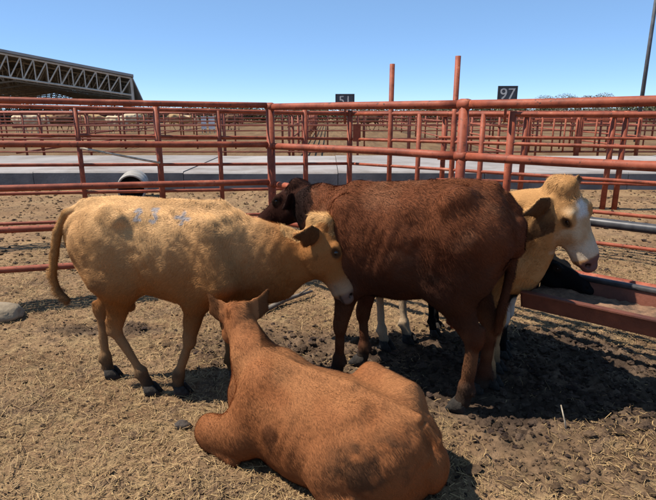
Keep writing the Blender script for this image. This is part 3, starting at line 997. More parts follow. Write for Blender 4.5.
# ---- tan calf walking to the right
def tan_calf(far=None):
    F = Field()
    loc, yaw = (-.95, 2.90), 0.0
    F.loft((0, 0, 0), (1, 0, 0), (0, 0, 1), [(-.475, .99, .84, .03), (-.45, 1.055, .74, .105), (-.37, 1.112, .68, .170), (-.25, 1.135, .645, .195), (-.08, 1.130, .595, .215),
                                             (.10, 1.108, .53, .225), (.25, 1.098, .515, .212), (.36, 1.085, .53, .192), (.45, 1.05, .57, .15), (.53, .97, .65, .07)], .05, 2.15)
    # neck with dewlap
    F.cap((.38, 0, .81), (.62, 0, .775), (.145, .240), (.105, .198), k=.06)
    F.cap((.62, 0, .775), (.87, 0, .81), (.105, .195), (.078, .135), k=.05)
    F.cap((.45, 0, .60), (.70, 0, .635), (.035, .085), (.025, .060), k=.06)
    hd = Head((.915, 0, .965), (.175, -.03, -.40), (1, 0, .35), .435)
    hd.build(F, earL=(.62, .15, .55), earR=(.66, .35, -.52), ear_len=.165)
    # shoulder, hip and spine relief
    for s in (1, -1):
        F.cap((.28, s * .150, .99), (.37, s * .178, .70), (.05, .075), (.06, .085), k=.045)
        F.cap((-.30, s * .135, .92), (-.25, s * .150, .72), (.075, .13), (.07, .11), k=.06)
        F.cap((-.08, s * .270, 1.00), (-.04, s * .275, .97), .070, .06, k=.07, sub=True)
        F.cap((-.10, s * .275, .86), (-.10, s * .255, .66), .055, .05, k=.05, sub=True)
        F.cap((.165, s * .300, .90), (.150, s * .285, .62), .06, .06, k=.05, sub=True)
        F.cap((.47, s * .215, .92), (.52, s * .175, .70), .06, .05, k=.05, sub=True)
        F.cap((-.22, s * .135, 1.070), (-.16, s * .158, 1.05), .042, .036, k=.05)
        F.cap((-.42, s * .075, 1.02), (-.45, s * .075, .98), .040, .036, k=.03)
    F.cap((-.40, 0, 1.10), (.35, 0, 1.075), .035, .04, k=.05)
    J = [foreleg(F, (.36, .74), (.22, .60), (.165, .345), (.085, .125), (.075, .055), 1, (-.13, -.135, -.12, -.11, -.11)),
         foreleg(F, (.36, .74), (.28, .60), (.335, .345), (.345, .125), (.36, .055), 1, (.13, .135, .11, .10, .10)),
         hindleg(F, (-.28, .90), (-.19, .66), (-.262, .40), (-.135, .130), (-.105, .055), .95, (-.10, -.125, -.105, -.10, -.10)),
         hindleg(F, (-.30, .90), (-.29, .66), (-.425, .43), (-.425, .130), (-.415, .055), .95, (.10, .125, .105, .10, .10))]
    tail(F, [(-.42, 0, 1.085), (-.50, -.01, 1.05), (-.555, -.02, .95), (-.59, -.02, .82), (-.615, -.02, .70), (-.60, -.02, .60), (-.555, -.02, .545)], .028, .017)
    F.cap((-.22, 0, .545), (-.20, 0, .50), (.045, .045), (.03, .03), k=.02)
    marks = [((-.06, 1.045), '2'), (.03, '3'), (.185, '+')]
    def strokes(P):
        k = np.zeros(len(P))
        def seg(a, b, w_=.006):
            p = P[:, [0, 2]]
            a, b = np.array(a), np.array(b); d = b - a
            t = np.clip(((p - a) @ d) / (d @ d), 0, 1)
            return sstep(w_ + .005, w_ - .002, np.linalg.norm(p - a - t[:, None] * d, axis=1))
        side = P[:, 1] < .02
        def pl(pts, ox, oz, s):
            r = np.zeros(len(P))
            for a, b in zip(pts[:-1], pts[1:]): r = np.maximum(r, seg((ox + a[0] * s, oz + a[1] * s), (ox + b[0] * s, oz + b[1] * s)))
            return r
        k = np.maximum(k, pl([(-.5, .7), (0, 1), (.5, .6), (0, 0), (-.5, -.8), (.6, -.8)], -.055, 1.066, .026))
        k = np.maximum(k, pl([(-.5, .9), (.4, .9), (0, .2), (.5, -.3), (.1, -1), (-.5, -.7)], .030, 1.062, .030))
        k = np.maximum(k, pl([(-1, .15), (1, -.1)], .185, 1.050, .036))
        k = np.maximum(k, pl([(.1, .9), (-.1, -.9)], .185, 1.050, .028))
        return k * side
    def colf(P, n):
        x, y, z = P.T
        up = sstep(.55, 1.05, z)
        c = lerp((.28, .115, .036), (.62, .365, .165), up * .85 + .2 * fbm(P, 4, 3, 2))  # coat pales upward, sunlight on the back partly painted in
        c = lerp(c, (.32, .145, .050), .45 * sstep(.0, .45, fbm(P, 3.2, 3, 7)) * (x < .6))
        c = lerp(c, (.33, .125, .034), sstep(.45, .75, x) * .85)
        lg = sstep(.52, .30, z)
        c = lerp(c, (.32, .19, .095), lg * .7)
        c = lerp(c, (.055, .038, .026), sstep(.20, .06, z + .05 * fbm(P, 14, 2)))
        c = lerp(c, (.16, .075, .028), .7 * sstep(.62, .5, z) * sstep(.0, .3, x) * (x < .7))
        c = lerp(c, (.30, .14, .045), sstep(-.46, -.5, x) * .8)
        c = lerp(c, (.13, .075, .04), .6 * sstep(.1, .4, fbm(P, 7, 3, 51)) * sstep(.85, .6, z) * sstep(.1, -.2, x))
        c, t, n_, yy, inh = face_paint(c, P, hd, (.20, .13, .10))
        q = inh & (t > .22)
        c = np.where(q[:, None], lerp(c, (.42, .28, .17), sstep(.24, .34, t) * sstep(.36, .34, t) * .8), c)
        bl = inh * sstep(.038, .022, np.abs(yy + .004 * np.sin(t * 40))) * sstep(.02, .06, t) * sstep(.27, .2, t) * sstep(.0, .03, n_)
        c = lerp(c, (.58, .56, .54), bl * .9)
        tf = inh & (t < .05) & (np.abs(yy) < .06)
        c = np.where(tf[:, None], lerp(c, (.60, .36, .15), np.full(len(P), .6)), c)
        c = ear_dark(c, hd, P, n, (.05, .025, .014))
        c = lerp(c, (.25, .27, .31), strokes(P) * .75)
        return c
    def extra(P, L):
        L = np.where((P[:, 0] < -.47) & (P[:, 2] < .75), .028, L)
        L = np.where((P[:, 0] > .1) & (P[:, 0] < .8) & (P[:, 2] > .9), .020, L)
        return L
    spec = dict(name='calf', cat='calf', label='tan calf walking right with blue paint marks on its back', loc=loc, yaw=yaw, field=F, head=hd, colf=colf,
                lenf=std_len(hd, .55, .014, .030, extra), flowf=std_flow(.55), hairs=150000, seed=3, ribs=(-.12, .20, .62, 1.02, .0020), folds=(.46, .80, .0016), group='cattle in the pen')
    if far is None:
        spec['hooves'] = hoof_spots(loc, yaw, J)
    return spec

# ---- dark brown cow seen from behind its left side
def brown_cow():
    F = Field()
    loc, yaw = (.475, 2.90), R(152)
    F.loft((0, 0, 0), (1, 0, 0), (0, 0, 1), [(-.545, 1.07, .90, .04), (-.515, 1.16, .78, .13), (-.44, 1.225, .70, .20), (-.31, 1.25, .63, .24), (-.13, 1.235, .585, .265),
                                             (.05, 1.205, .55, .280), (.22, 1.19, .545, .262), (.36, 1.18, .56, .225), (.48, 1.14, .60, .17), (.58, 1.05, .68, .08)], .05, 2.2)
    F.cap((.40, 0, .93), (.62, -.07, .98), (.165, .235), (.120, .175), k=.06)
    F.cap((.62, -.07, .98), (.82, -.17, 1.02), (.120, .175), (.085, .125), k=.05)
    F.cap((.48, 0, .66), (.72, -.08, .80), (.04, .09), (.03, .06), k=.06)
    hd = Head((.865, -.19, 1.095), (.74, .14, -.62), (.55, .1, .80), .40)
    hd.build(F, earL=(.9, -.35, -.25), earR=(.9, -.3, .1), ear_len=.145)
    for s in (1, -1):
        F.cap((.32, s * .165, 1.07), (.39, s * .20, .76), (.06, .09), (.07, .095), k=.05)
        F.cap((-.12, s * .315, 1.08), (-.06, s * .325, 1.05), .085, .07, k=.06, sub=True)
        F.cap((-.13, s * .325, .92), (-.12, s * .31, .68), .06, .055, k=.06, sub=True)
        F.cap((.17, s * .345, .95), (.16, s * .335, .66), .07, .065, k=.06, sub=True)
        F.cap((-.30, s * .17, 1.175), (-.25, s * .20, 1.15), .055, .045, k=.07)
        F.cap((-.46, s * .10, 1.08), (-.50, s * .095, 1.04), .05, .045, k=.05)
        F.cap((-.36, s * .14, .98), (-.32, s * .155, .78), (.09, .165), (.08, .15), k=.08)
    F.cap((-.42, 0, 1.215), (.35, 0, 1.16), .035, .04, k=.05)
    J = [foreleg(F, (.40, .80), (.33, .62), (.385, .345), (.395, .125), (.41, .055), 1.16, (.145, .15, .13, .12, .12)),
         foreleg(F, (.40, .80), (.31, .62), (.355, .345), (.335, .125), (.345, .055), 1.16, (-.145, -.15, -.13, -.12, -.12)),
         hindleg(F, (-.33, .95), (-.26, .70), (-.405, .43), (-.385, .135), (-.37, .055), 1.25, (.125, .16, .135, .12, .12)),
         hindleg(F, (-.33, .95), (-.27, .70), (-.44, .43), (-.43, .135), (-.415, .055), 1.25, (-.125, -.16, -.135, -.125, -.125))]
    tail(F, [(-.48, 0, 1.18), (-.54, -.01, 1.11), (-.545, -.03, .95), (-.53, -.05, .75), (-.50, -.07, .55), (-.49, -.08, .42)], .030, .020)
    def colf(P, n):
        x, y, z = P.T
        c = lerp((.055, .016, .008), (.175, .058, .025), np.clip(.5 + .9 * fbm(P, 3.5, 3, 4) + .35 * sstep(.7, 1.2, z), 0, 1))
        c = lerp(c, (.25, .105, .052), .6 * sstep(.1, .5, fbm(P, 6, 3, 11)) * sstep(.75, .95, z))  # upper coat lightened, sunlight on the back put into the colour
        c = lerp(c, (.030, .012, .009), sstep(.56, .74, x) * .9)                       # dark head and neck
        # muddy stains on the lower rump and flank
        mud = sstep(.05, .4, fbm(P, 5, 4, 21)) * sstep(1.0, .75, z) * sstep(.1, -.3, x)
        c = lerp(c, (.05, .032, .022), mud * .8)
        c = lerp(c, (.045, .022, .014), .65 * sstep(.92, .66, z + .12 * fbm(P, 5, 3, 31)) * sstep(.40, .55, z))  # lower half darkened further, shade of the flank painted into the coat
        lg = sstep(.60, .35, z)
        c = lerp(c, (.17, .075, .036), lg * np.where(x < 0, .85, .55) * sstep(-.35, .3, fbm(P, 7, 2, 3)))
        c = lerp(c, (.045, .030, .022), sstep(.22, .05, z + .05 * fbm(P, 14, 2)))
        c, t, n_, yy, inh = face_paint(c, P, hd, (.05, .03, .025))
        return ear_dark(c, hd, P, n, (.02, .012, .01))
    def extra(P, L):
        L = np.where((P[:, 0] < -.47) & (P[:, 2] < .6), .03, L)
        return L
    return dict(name='cow', cat='cow', label='dark brown cow standing with its rump toward the trough, head hidden behind the tan calf', loc=loc, yaw=yaw, field=F, head=hd, colf=colf,
                lenf=std_len(hd, .58, .017, .022, extra), flowf=std_flow(.58), hairs=170000, seed=11, ribs=(-.12, .22, .66, 1.1, .0016), folds=(.5, .8, .0015), hooves=hoof_spots(loc, yaw, J), hs=1.12, group='cattle in the pen')

# ---- pale faced cow at the trough
def pale_cow():
    F = Field()
    loc, yaw = (.745, 3.24), R(-41)
    F.loft((0, 0, 0), (1, 0, 0), (0, 0, 1), [(-.56, .98, .84, .03), (-.53, 1.05, .74, .105), (-.44, 1.10, .66, .165), (-.30, 1.12, .61, .19), (-.08, 1.11, .57, .205),
                                             (.12, 1.10, .54, .212), (.28, 1.10, .53, .200), (.38, 1.09, .54, .18), (.46, 1.05, .58, .145), (.54, .97, .66, .07)], .05, 2.15)
    F.cap((.36, 0, .88), (.50, 0, 1.00), (.145, .22), (.112, .175), k=.06)
    F.cap((.50, 0, 1.00), (.64, -.01, 1.10), (.112, .170), (.082, .125), k=.05)
    F.cap((.46, 0, .66), (.58, 0, .84), (.04, .085), (.03, .06), k=.06)
    hd = Head((.665, .0, 1.185), (.42, .14, -.88), (.90, -.32, .40), .44)
    hd.build(F, earL=(.95, .1, -.2), earR=(.95, .05, -.25), ear_len=.17)
    for s in (1, -1):
        F.cap((.30, s * .135, 1.0), (.37, s * .155, .70), (.05, .085), (.06, .09), k=.06)
        F.cap((-.27, s * .12, 1.06), (-.23, s * .135, 1.045), .045, .04, k=.06)
    F.cap((-.45, 0, 1.085), (.35, 0, 1.075), .035, .04, k=.05)
    J = [foreleg(F, (.40, .76), (.33, .60), (.385, .335), (.385, .125), (.40, .055), 1.05, (-.12, -.125, -.11, -.105, -.105)),
         foreleg(F, (.40, .76), (.31, .60), (.34, .335), (.32, .125), (.33, .055), 1.05, (.12, .125, .11, .105, .105)),
         hindleg(F, (-.34, .90), (-.24, .66), (-.43, .41), (-.405, .130), (-.385, .055), 1.0, (-.10, -.125, -.105, -.10, -.10)),
         hindleg(F, (-.34, .90), (-.22, .66), (-.39, .41), (-.35, .130), (-.325, .055), 1.0, (.10, .125, .105, .10, .10))]
    tail(F, [(-.50, 0, 1.06), (-.56, 0, 1.0), (-.58, 0, .85), (-.58, .0, .65), (-.575, .01, .50)], .026, .018)
    def colf(P, n):
        x, y, z = P.T
        c = lerp((.34, .150, .050), (.54, .290, .115), np.clip(.5 + .8 * fbm(P, 4, 3, 9) + .3 * sstep(.8, 1.1, z), 0, 1))
        lg = sstep(.45, .25, z)
        c = lerp(c, (.40, .245, .125), lg * np.where(x > 0, .7, .2)); c = lerp(c, (.52, .40, .27), lg * np.where(x > 0, 0, .75))
        c = lerp(c, (.06, .042, .030), sstep(.13, .03, z + .05 * fbm(P, 14, 2)))
        c, t, n_, yy, inh = face_paint(c, P, hd, (.16, .085, .075), .35)
        face = inh * sstep(.05, .10, t) * sstep(.115, .08, np.abs(yy)) * sstep(.345, .335, t) * sstep(-.13, -.06, n_ - .25 * (t - .2))
        pat = np.clip(.55 + 1.1 * fbm(P, 13, 3, 5), 0, 1)
        eye = np.minimum(np.hypot(t - .133, yy - .08), np.hypot(t - .133, yy + .08))
        c = lerp(c, (.60, .46, .30), (n_ > -.13) * face * pat * sstep(.02, .045, eye))
        bl = inh * sstep(.060, .02, np.abs(yy) + .03 * fbm(P, 20, 2)) * sstep(.045, .075, t) * sstep(.16, .12, t) * (n_ > 0)
        c = lerp(c, (.68, .65, .60), bl)
        mz = inh * sstep(.24, .29, t) * sstep(.345, .335, t) * (n_ > -.12)
        c = lerp(c, (.62, .52, .40), mz * .75)
        return ear_dark(c, hd, P, n, (.07, .035, .02), .9)
    return dict(name='cow', cat='cow', label='tan cow with a whitish face standing at the feed trough', loc=loc, yaw=yaw, field=F, head=hd, colf=colf,
                lenf=std_len(hd, .56, .015, .020), flowf=std_flow(.56), hairs=120000, seed=23, folds=(.40, .62, .0022), hooves=hoof_spots(loc, yaw, J), hs=1.05, group='cattle in the pen')

# ---- small black calf feeding between the pale cow and the fence
def black_calf():
    F = Field()
    f = np.array([math.cos(R(-41)), math.sin(R(-41))]); nrm = np.array([-f[1], f[0]])
    base = np.array([.745, 3.24]) + nrm * .385 + f * .05
    loc, yaw = (float(base[0]), float(base[1])), R(-41)
    F.loft((0, 0, 0), (1, 0, 0), (0, 0, 1), [(-.42, .76, .66, .03), (-.39, .82, .57, .08), (-.30, .855, .50, .12), (-.15, .86, .46, .135), (.05, .85, .43, .142), (.2, .845, .43, .135), (.3, .83, .45, .115), (.38, .77, .52, .06)], .04, 2.15)
    F.cap((.26, 0, .68), (.44, -.06, .68), (.095, .15), (.065, .10), k=.05)
    hd = Head((.47, -.085, .715), (.88, -.10, -.34), (.34, 0, .94), .31)
    hd.build(F, earL=(.9, -.35, -.2), earR=(.9, -.3, -.35), ear_len=.13)
    J = [foreleg(F, (.27, .60), (.21, .48), (.24, .27), (.235, .105), (.245, .05), .85, (-.075, -.08, -.07, -.07, -.07)),
         foreleg(F, (.27, .60), (.21, .48), (.21, .27), (.185, .105), (.19, .05), .85, (.075, .08, .07, .07, .07)),
         hindleg(F, (-.26, .70), (-.18, .52), (-.32, .33), (-.30, .11), (-.285, .05), .82, (-.065, -.08, -.07, -.07, -.07)),
         hindleg(F, (-.26, .70), (-.20, .52), (-.36, .33), (-.36, .11), (-.345, .05), .82, (.065, .08, .07, .07, .07))]
    tail(F, [(-.38, 0, .82), (-.43, 0, .76), (-.44, 0, .60), (-.44, .0, .42)], .020, .014)
    def colf(P, n):
        x, y, z = P.T
        c = lerp((.006, .0055, .0055), (.014, .012, .011), np.clip(.5 + fbm(P, 5, 2), 0, 1))
        wh = sstep(-.02, .08, x - .12) * sstep(.40, .36, z) * sstep(.2, .26, z)
        c = lerp(c, (.6, .55, .48), wh)
        c, t, n_, yy, inh = face_paint(c, P, hd, (.012, .01, .01))
        ck = inh * sstep(.06, .03, np.hypot(t - .12, n_ + .10))
        c = c
        return c
    return dict(name='calf', cat='calf', label='black calf with its head in the feed trough, under the whitish face', loc=loc, yaw=yaw, field=F, head=hd, colf=colf,
                lenf=std_len(hd, .45, .013, .02), flowf=std_flow(.45), hairs=50000, seed=31, hooves=hoof_spots(loc, yaw, J), hs=.85, group='cattle in the pen')

# ---- russet calf lying in front
def lying_calf():
    F = Field()
    loc, yaw = (-.005, 2.165), R(152)
    F.loft((0, 0, 0), (1, 0, 0), (0, 0, 1), [(-.60, .30, .10, .05), (-.57, .38, .03, .14), (-.49, .45, -.02, .225), (-.33, .49, -.03, .280), (-.12, .495, -.03, .305), (.08, .505, -.03, .295),
                                             (.25, .525, -.02, .240), (.36, .525, 0, .190), (.45, .47, .05, .13), (.52, .39, .12, .06)], .05, 2.1)
    F.cap((-.52, .02, .437), (-.15, .01, .496), .024, .026, k=.025)
    F.cap((-.15, .01, .496), (.34, 0, .530), .026, .030, k=.03)
    # neck rising to the head, which looks away
    F.cap((.33, 0, .38), (.46, -.04, .50), (.140, .165), (.098, .115), k=.07)
    F.cap((.46, -.04, .50), (.575, -.10, .62), (.098, .110), (.078, .092), k=.05)
    F.cap((.44, -.02, .20), (.55, -.06, .42), (.05, .09), (.035, .06), k=.06)
    hd = Head((.605, -.118, .675), (.50, -.68, -.45), (.28, -.36, .9), .38)
    hd.build(F, earL=(.34, .04, .58), earR=(.34, .04, .58), ear_len=.185)
    for s in (1, -1):
        F.cap((.28, s * .10, .46), (.38, s * .190, .22), (.065, .10), (.075, .11), k=.06)        # shoulder blades
        F.cap((.13, s * .34, .40), (.11, s * .36, .12), .06, .06, k=.05, sub=True)               # crease behind the elbow
    # folded forelegs
    F.cap((.38, .19, .17), (.585, .175, .135), (.088, .105), (.080, .098), side=(0, 1, 0), k=.045)
    F.cap((.57, .20, .085), (.40, .235, .065), (.040, .042), (.034, .034), k=.025)
    F.cap((.36, -.20, .15), (.58, -.20, .11), (.075, .085), (.058, .066), side=(0, 1, 0), k=.05)
    F.cap((.58, -.20, .09), (.40, -.25, .055), (.035, .036), (.03, .03), k=.03)
    # hind quarters rolled towards the camera: right hip and thigh raised, left thigh on the ground
    F.cap((-.38, -.13, .385), (-.15, -.225, .435), (.115, .13), (.075, .080), k=.05)
    F.cap((-.15, -.225, .425), (-.36, -.37, .12), (.065, .07), (.04, .04), k=.05)
    F.cap((-.36, -.37, .09), (-.06, -.42, .06), (.03, .03), (.03, .03), k=.03)
    F.cap((-.44, .12, .27), (-.16, .255, .19), (.10, .15), (.085, .115), k=.06)
    F.cap((-.18, .28, .12), (-.44, .33, .07), (.055, .055), (.038, .038), k=.035)
    F.cap((-.44, .34, .06), (-.16, .385, .055), (.03, .03), (.028, .028), k=.03)
    F.cap((.0, .345, .45), (-.06, .345, .41), .06, .05, k=.08, sub=True)                            # hollow of the flank
    F.cap((-.25, .12, .445), (-.21, .14, .435), .04, .034, k=.06)                               # hip bone
    for s in (1, -1):
        F.cap((-.53, s * .085, .35), (-.57, s * .08, .30), .042, .038, k=.03)
    tail(F, [(-.55, .01, .40), (-.615, 0, .33), (-.635, -.01, .22), (-.635, -.05, .11), (-.59, -.12, .07), (-.50, -.20, .06)], .024, .015)
    def colf(P, n):
        x, y, z = P.T
        c = lerp((.250, .082, .028), (.375, .150, .060), np.clip(.5 + .8 * fbm(P, 3.6, 3, 4), 0, 1))
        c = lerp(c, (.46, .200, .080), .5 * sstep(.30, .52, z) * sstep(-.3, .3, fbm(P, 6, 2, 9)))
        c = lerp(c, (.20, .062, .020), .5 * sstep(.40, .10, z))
        # dried muck on the near flank and on the rump
        d1 = np.hypot((x - .16) / .05, (z - .27) / .075)
        q = sstep(1.15, .6, d1 + .6 * fbm(P, 16, 3, 1)) * (y > 0)
        c = lerp(c, (.115, .042, .018), q * .85)
        d2 = np.hypot((x + .33) / .17, (z - .32) / .14)
        q = sstep(1.2, .5, d2 + .7 * fbm(P, 9, 3, 13)) * (y > -.02) * sstep(-.25, .25, fbm(P, 17, 3, 40))
        c = lerp(c, (.085, .042, .022), q * .85)
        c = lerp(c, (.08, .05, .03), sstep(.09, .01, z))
        c, t, n_, yy, inh = face_paint(c, P, hd, (.12, .07, .05))
        er = (np.abs(hd.loc(P)[2]) > .112) & (hd.loc(P)[0] < .1) & (hd.loc(P)[1] > -.2)
        c = np.where(er[:, None], c * .42, c)
        return ear_dark(c, hd, P, n, (.05, .022, .014), .8)
    def flow(P, n): return np.tile(np.array([-1., 0, -.55]), (len(P), 1)) + np.stack([0 * P[:, 0], .5 * np.sign(P[:, 1]), 0 * P[:, 0]], -1)
    for s in ((.3, .2), (-.3, .2), (.5, .15)): pass
    c_, s_ = math.cos(yaw), math.sin(yaw)
    return dict(name='calf', cat='calf', label='russet calf lying down in the foreground with its back to the camera', loc=loc, yaw=yaw, field=F, head=hd, colf=colf,
                lenf=std_len(hd, -.5, .0105, .016), flowf=flow, hairs=220000, seed=41, var=.6, hairw=.0016, hooves=[((-.02, -.43, .03), .3), ((-.12, .39, .03), -.2)], hs=.9, z=-.042, scale=.94, rear=.90, ribs=(-.12, .16, .16, .46, .0015), group='cattle in the pen')

# ------------------------------------------------------------------ far cattle
def far_cattle():
    rnd = random.Random(3)
    cols = {'cream': (.52, .40, .26), 'tan': (.38, .24, .12), 'brown': (.14, .075, .045)}
    sp_ = tan_calf(far=True)
    V, Fq = sp_['field'].mesh(.03)
    V = relax(V, Fq, 1)
    meshes = {}
    for k, c in cols.items():
        me = mesh_np('far_body', V, Fq)
        set_col(me, np.clip(np.array(c) * (1 + .3 * fbm(V, 5, 2)[:, None]), 0, 1)); me.materials.append(M['hide']); meshes[k] = me
    spots = [(18, 40, 'cream'), (28, 38, 'cream'), (34, 45, 'cream'), (46, 43, 'tan'), (62, 40, 'brown'), (84, 44, 'tan'), (92, 40, 'tan'), (112, 39, 'cream'), (120, 43, 'brown'), (131, 41, 'cream'),
             (138, 45, 'tan'), (176, 42, 'tan'), (184, 44, 'cream'), (232, 45, 'brown'), (372, 43, 'brown'), (520, 42, 'tan')]
    desc = {'cream': 'cream', 'tan': 'tan', 'brown': 'brown'}
    for i, (px, d, k) in enumerate(spots):
        o = link('far_cow', meshes[k])
        s = rnd.uniform(1.1, 1.3)
        o.location = ((px - 328) / FPX * d * cp, d, -.005); o.scale = (s, s, s); o.rotation_euler = (0, 0, rnd.choice((0, math.pi)) + rnd.uniform(-.7, .7))
        where = 'in the far pens under the shed\'s left half' if px < 70 else 'in the far pens under the shed\'s right half' if px < 150 else ('in the far pens between the middle posts' if px < 300 else ('far off below the left number sign' if px < 450 else 'far off below the right number sign'))
        tag(o, 'distant small %s cow standing %s' % (desc[k], where), 'cow', 'cattle in the far pens')

# ------------------------------------------------------------------ shed, pole, trees, small things
def shed():
    ang = R(21)
    D = Vector((-math.sin(ang), math.cos(ang), 0)); A_ = Vector((math.cos(ang), math.sin(ang), 0))   # depth and gable directions
    yE = 74.0
    E = Vector(pt_d(131, 75.5, yE)); ze = E.z
    # half span so that the apex shows at column 2
    kx = (2 - 328) / FPX * cp
    L = (E.x - kx * E.y) / (A_.x - kx * A_.y)
    apx = E - A_ * L
    za = pt_d(2, 49, apx.y)[2]
    root = tag(empty('open_shed', (apx.x, apx.y, 0)), 'large open shed with gabled truss roof far behind the left fence', 'shed')
    depth = 130
    def W(q, d, z): return A_ * q + D * d + Vector((0, 0, z))
    for s in (1, -1):
        mb = MB()
        v = [W(0, -.4, za), W(s * (L + .3), -.4, ze - .05), W(s * (L + .3), depth, ze - .05), W(0, depth, za)]
        up = Vector((0, 0, .16))
        bx = [(0, 1, 2, 3), (7, 6, 5, 4), (0, 4, 5, 1), (1, 5, 6, 2), (2, 6, 7, 3), (3, 7, 4, 0)]
        mb.add([p_ - up for p_ in v] + [p_ + up for p_ in v], bx); mb.build('roof_sheet', M['roofing'], root)
        mb = MB()
        v = [W(s * (L + .15), -.35, ze - .3), W(s * (L + 1.3), -.35, ze - 3.4), W(s * (L + 1.3), depth, ze - 3.4), W(s * (L + .15), depth, ze - .3)]
        up = A_ * (.06 * s)
        mb.add([p_ - up for p_ in v] + [p_ + up for p_ in v], bx); mb.build('side_skirt', M['roofing'], root)
    bars = 11
    for j in range(11):
        dd = j * depth / 10.15
        for s in (1, -1):
            top = lambda t: W(s * L * t, dd, za - .35 + (ze - za) * t)
            bot = lambda t: top(t) - Vector((0, 0, 2.75 - .55 * t))
            mb = MB(); mb.tube([top(0), top(1)], .13, 6); mb.build('top_chord', M['truss'], root)
            mb = MB(); mb.tube([bot(0), bot(1)], .13, 6); mb.build('bottom_chord', M['truss'], root)
            for b in range(bars):
                t0, t1 = b / bars, (b + 1) / bars
                mb = MB(); mb.tube([bot(t0), top(t1)], .085, 6); mb.build('web_bar', M['truss'], root)
                mb = MB(); mb.tube([top(t1), bot(t1)], .075, 6); mb.build('web_bar', M['truss'], root)
            mb = MB(); mb.tube([W(s * L, dd, -.1), top(1)], .2, 8); mb.build('column', M['truss'], root)
    for i in range(1, 8):
        for s in (1, -1):
            t = i / 8
            z = za - .28 + (ze - za) * t
            mb = MB(); mb.tube([W(s * L * t, 0, z), W(s * L * t, depth - 1, z)], .07, 6); mb.build('purlin', M['truss'], root)

def light_pole():
    d = 29.0
    x = (640 - 328) / FPX * (d * cp)
    root = tag(empty('light_pole', (x, d, 0)), 'tall thin dark light pole beyond the pens at right', 'light pole')
    mb = MB(); mb.tube([(0, 0, -.2), (0, 0, 5), (0, 0, 11)], [.11, .095, .07], 10); mb.build('pole', M['pole'], root, True)
    mb = MB(); mb.tube([(0, 0, 10.9), (-.8, -.2, 11.1)], .04, 8); arm = mb.build('arm', M['pole'], root, True)
    mb = MB(); mb.box((-1.0, -.25, 11.1), (.28, .12, .06)); mb.build('lamp_head', M['pole'], arm)

def leaf_tree(name, h, wd, n, seed, bare=False):
    rg = np.random.default_rng(seed)
    P = []
    cl = [(rg.normal(0, wd * .28), rg.normal(0, wd * .28), h * rg.uniform(.35, .9), wd * rg.uniform(.16, .30)) for _ in range(11)]
    per = n // len(cl)
    for cx, cy, cz, r in cl:
        v = rg.normal(0, 1, (per, 3)); v /= np.linalg.norm(v, axis=1, keepdims=True)
        v *= (rg.random((per, 1)) ** .45) * r
        P.append(v * np.array([1, 1, .7]) + np.array([cx, cy, cz]))
    P = np.concatenate(P)
    a = rg.normal(0, 1, P.shape); a /= np.linalg.norm(a, axis=1, keepdims=True)
    b = np.cross(a, rg.normal(0, 1, P.shape)); b /= np.linalg.norm(b, axis=1, keepdims=True)
    s = rg.uniform(.08, .20, (len(P), 1)) * (.62 if bare else 1)
    V = np.empty((len(P) * 4, 3)); V[0::4] = P - a * s; V[1::4] = P - b * s * .6; V[2::4] = P + a * s; V[3::4] = P + b * s * .6
    me = mesh_np('crown', V, np.arange(len(P) * 4).reshape(-1, 4), False)
    base = np.array((.085, .085, .045)) if not bare else np.array((.15, .135, .10))
    c = base * rg.uniform(.6, 1.35, (len(P), 1)) * (1 + rg.normal(0, .06, (len(P), 3)))
    set_col(me, np.repeat(c, 4, axis=0)); me.materials.append(M['leaf'])
    mb = MB()
    mb.tube([(0, 0, -.2), (.05 * h, 0, h * .25), (.02 * h, .03 * h, h * .55)], [h * .03, h * .024, h * .012], 8)
    for cx, cy, cz, r in cl[:8]:
        mb.tube([(.04 * h, .01 * h, h * .28), (cx * .6, cy * .6, cz * .75), (cx, cy, cz)], [h * .014, h * .009, h * .003], 5)
    return me, mb.mesh('trunk', M['bark'], True)
def trees():
    rnd = random.Random(9)
    kinds = [leaf_tree('a', 2.2, 6.2, 2600, 1), leaf_tree('b', 2.0, 7.0, 2600, 2), leaf_tree('c', 5.0, 7.5, 14000, 3, True), leaf_tree('d', 2.1, 7.0, 2600, 4, True)]
    lst = [(565, 120, 1.0, 2)]
    px = -10
    while px < 670:
        lst.append((px, rnd.uniform(72, 98), rnd.uniform(.75, 1.0), rnd.choice((0, 1, 1, 3))))
        px += rnd.uniform(15, 27)
    for i, (px, d, s, k) in enumerate(lst):
        root = empty('scrub_tree', ((px - 328) / FPX * d * cp, d, 0), rnd.uniform(0, 6.28))
        root.scale = (s * 1.25, s * 1.25, s)
        tag(root, 'pale sparse tree rising above the fence at right on the horizon' if i == 0 else 'low dry scrub tree on the horizon ' + ('under the open shed' if px < 140 else 'left of the number sign 51' if px < 345 else 'between the two number signs' if px < 508 else 'right of the number sign 97'), 'tree', None if i == 0 else 'trees of the far tree line')
        link('crown', kinds[k][0], root); link('trunk', kinds[k][1], root)

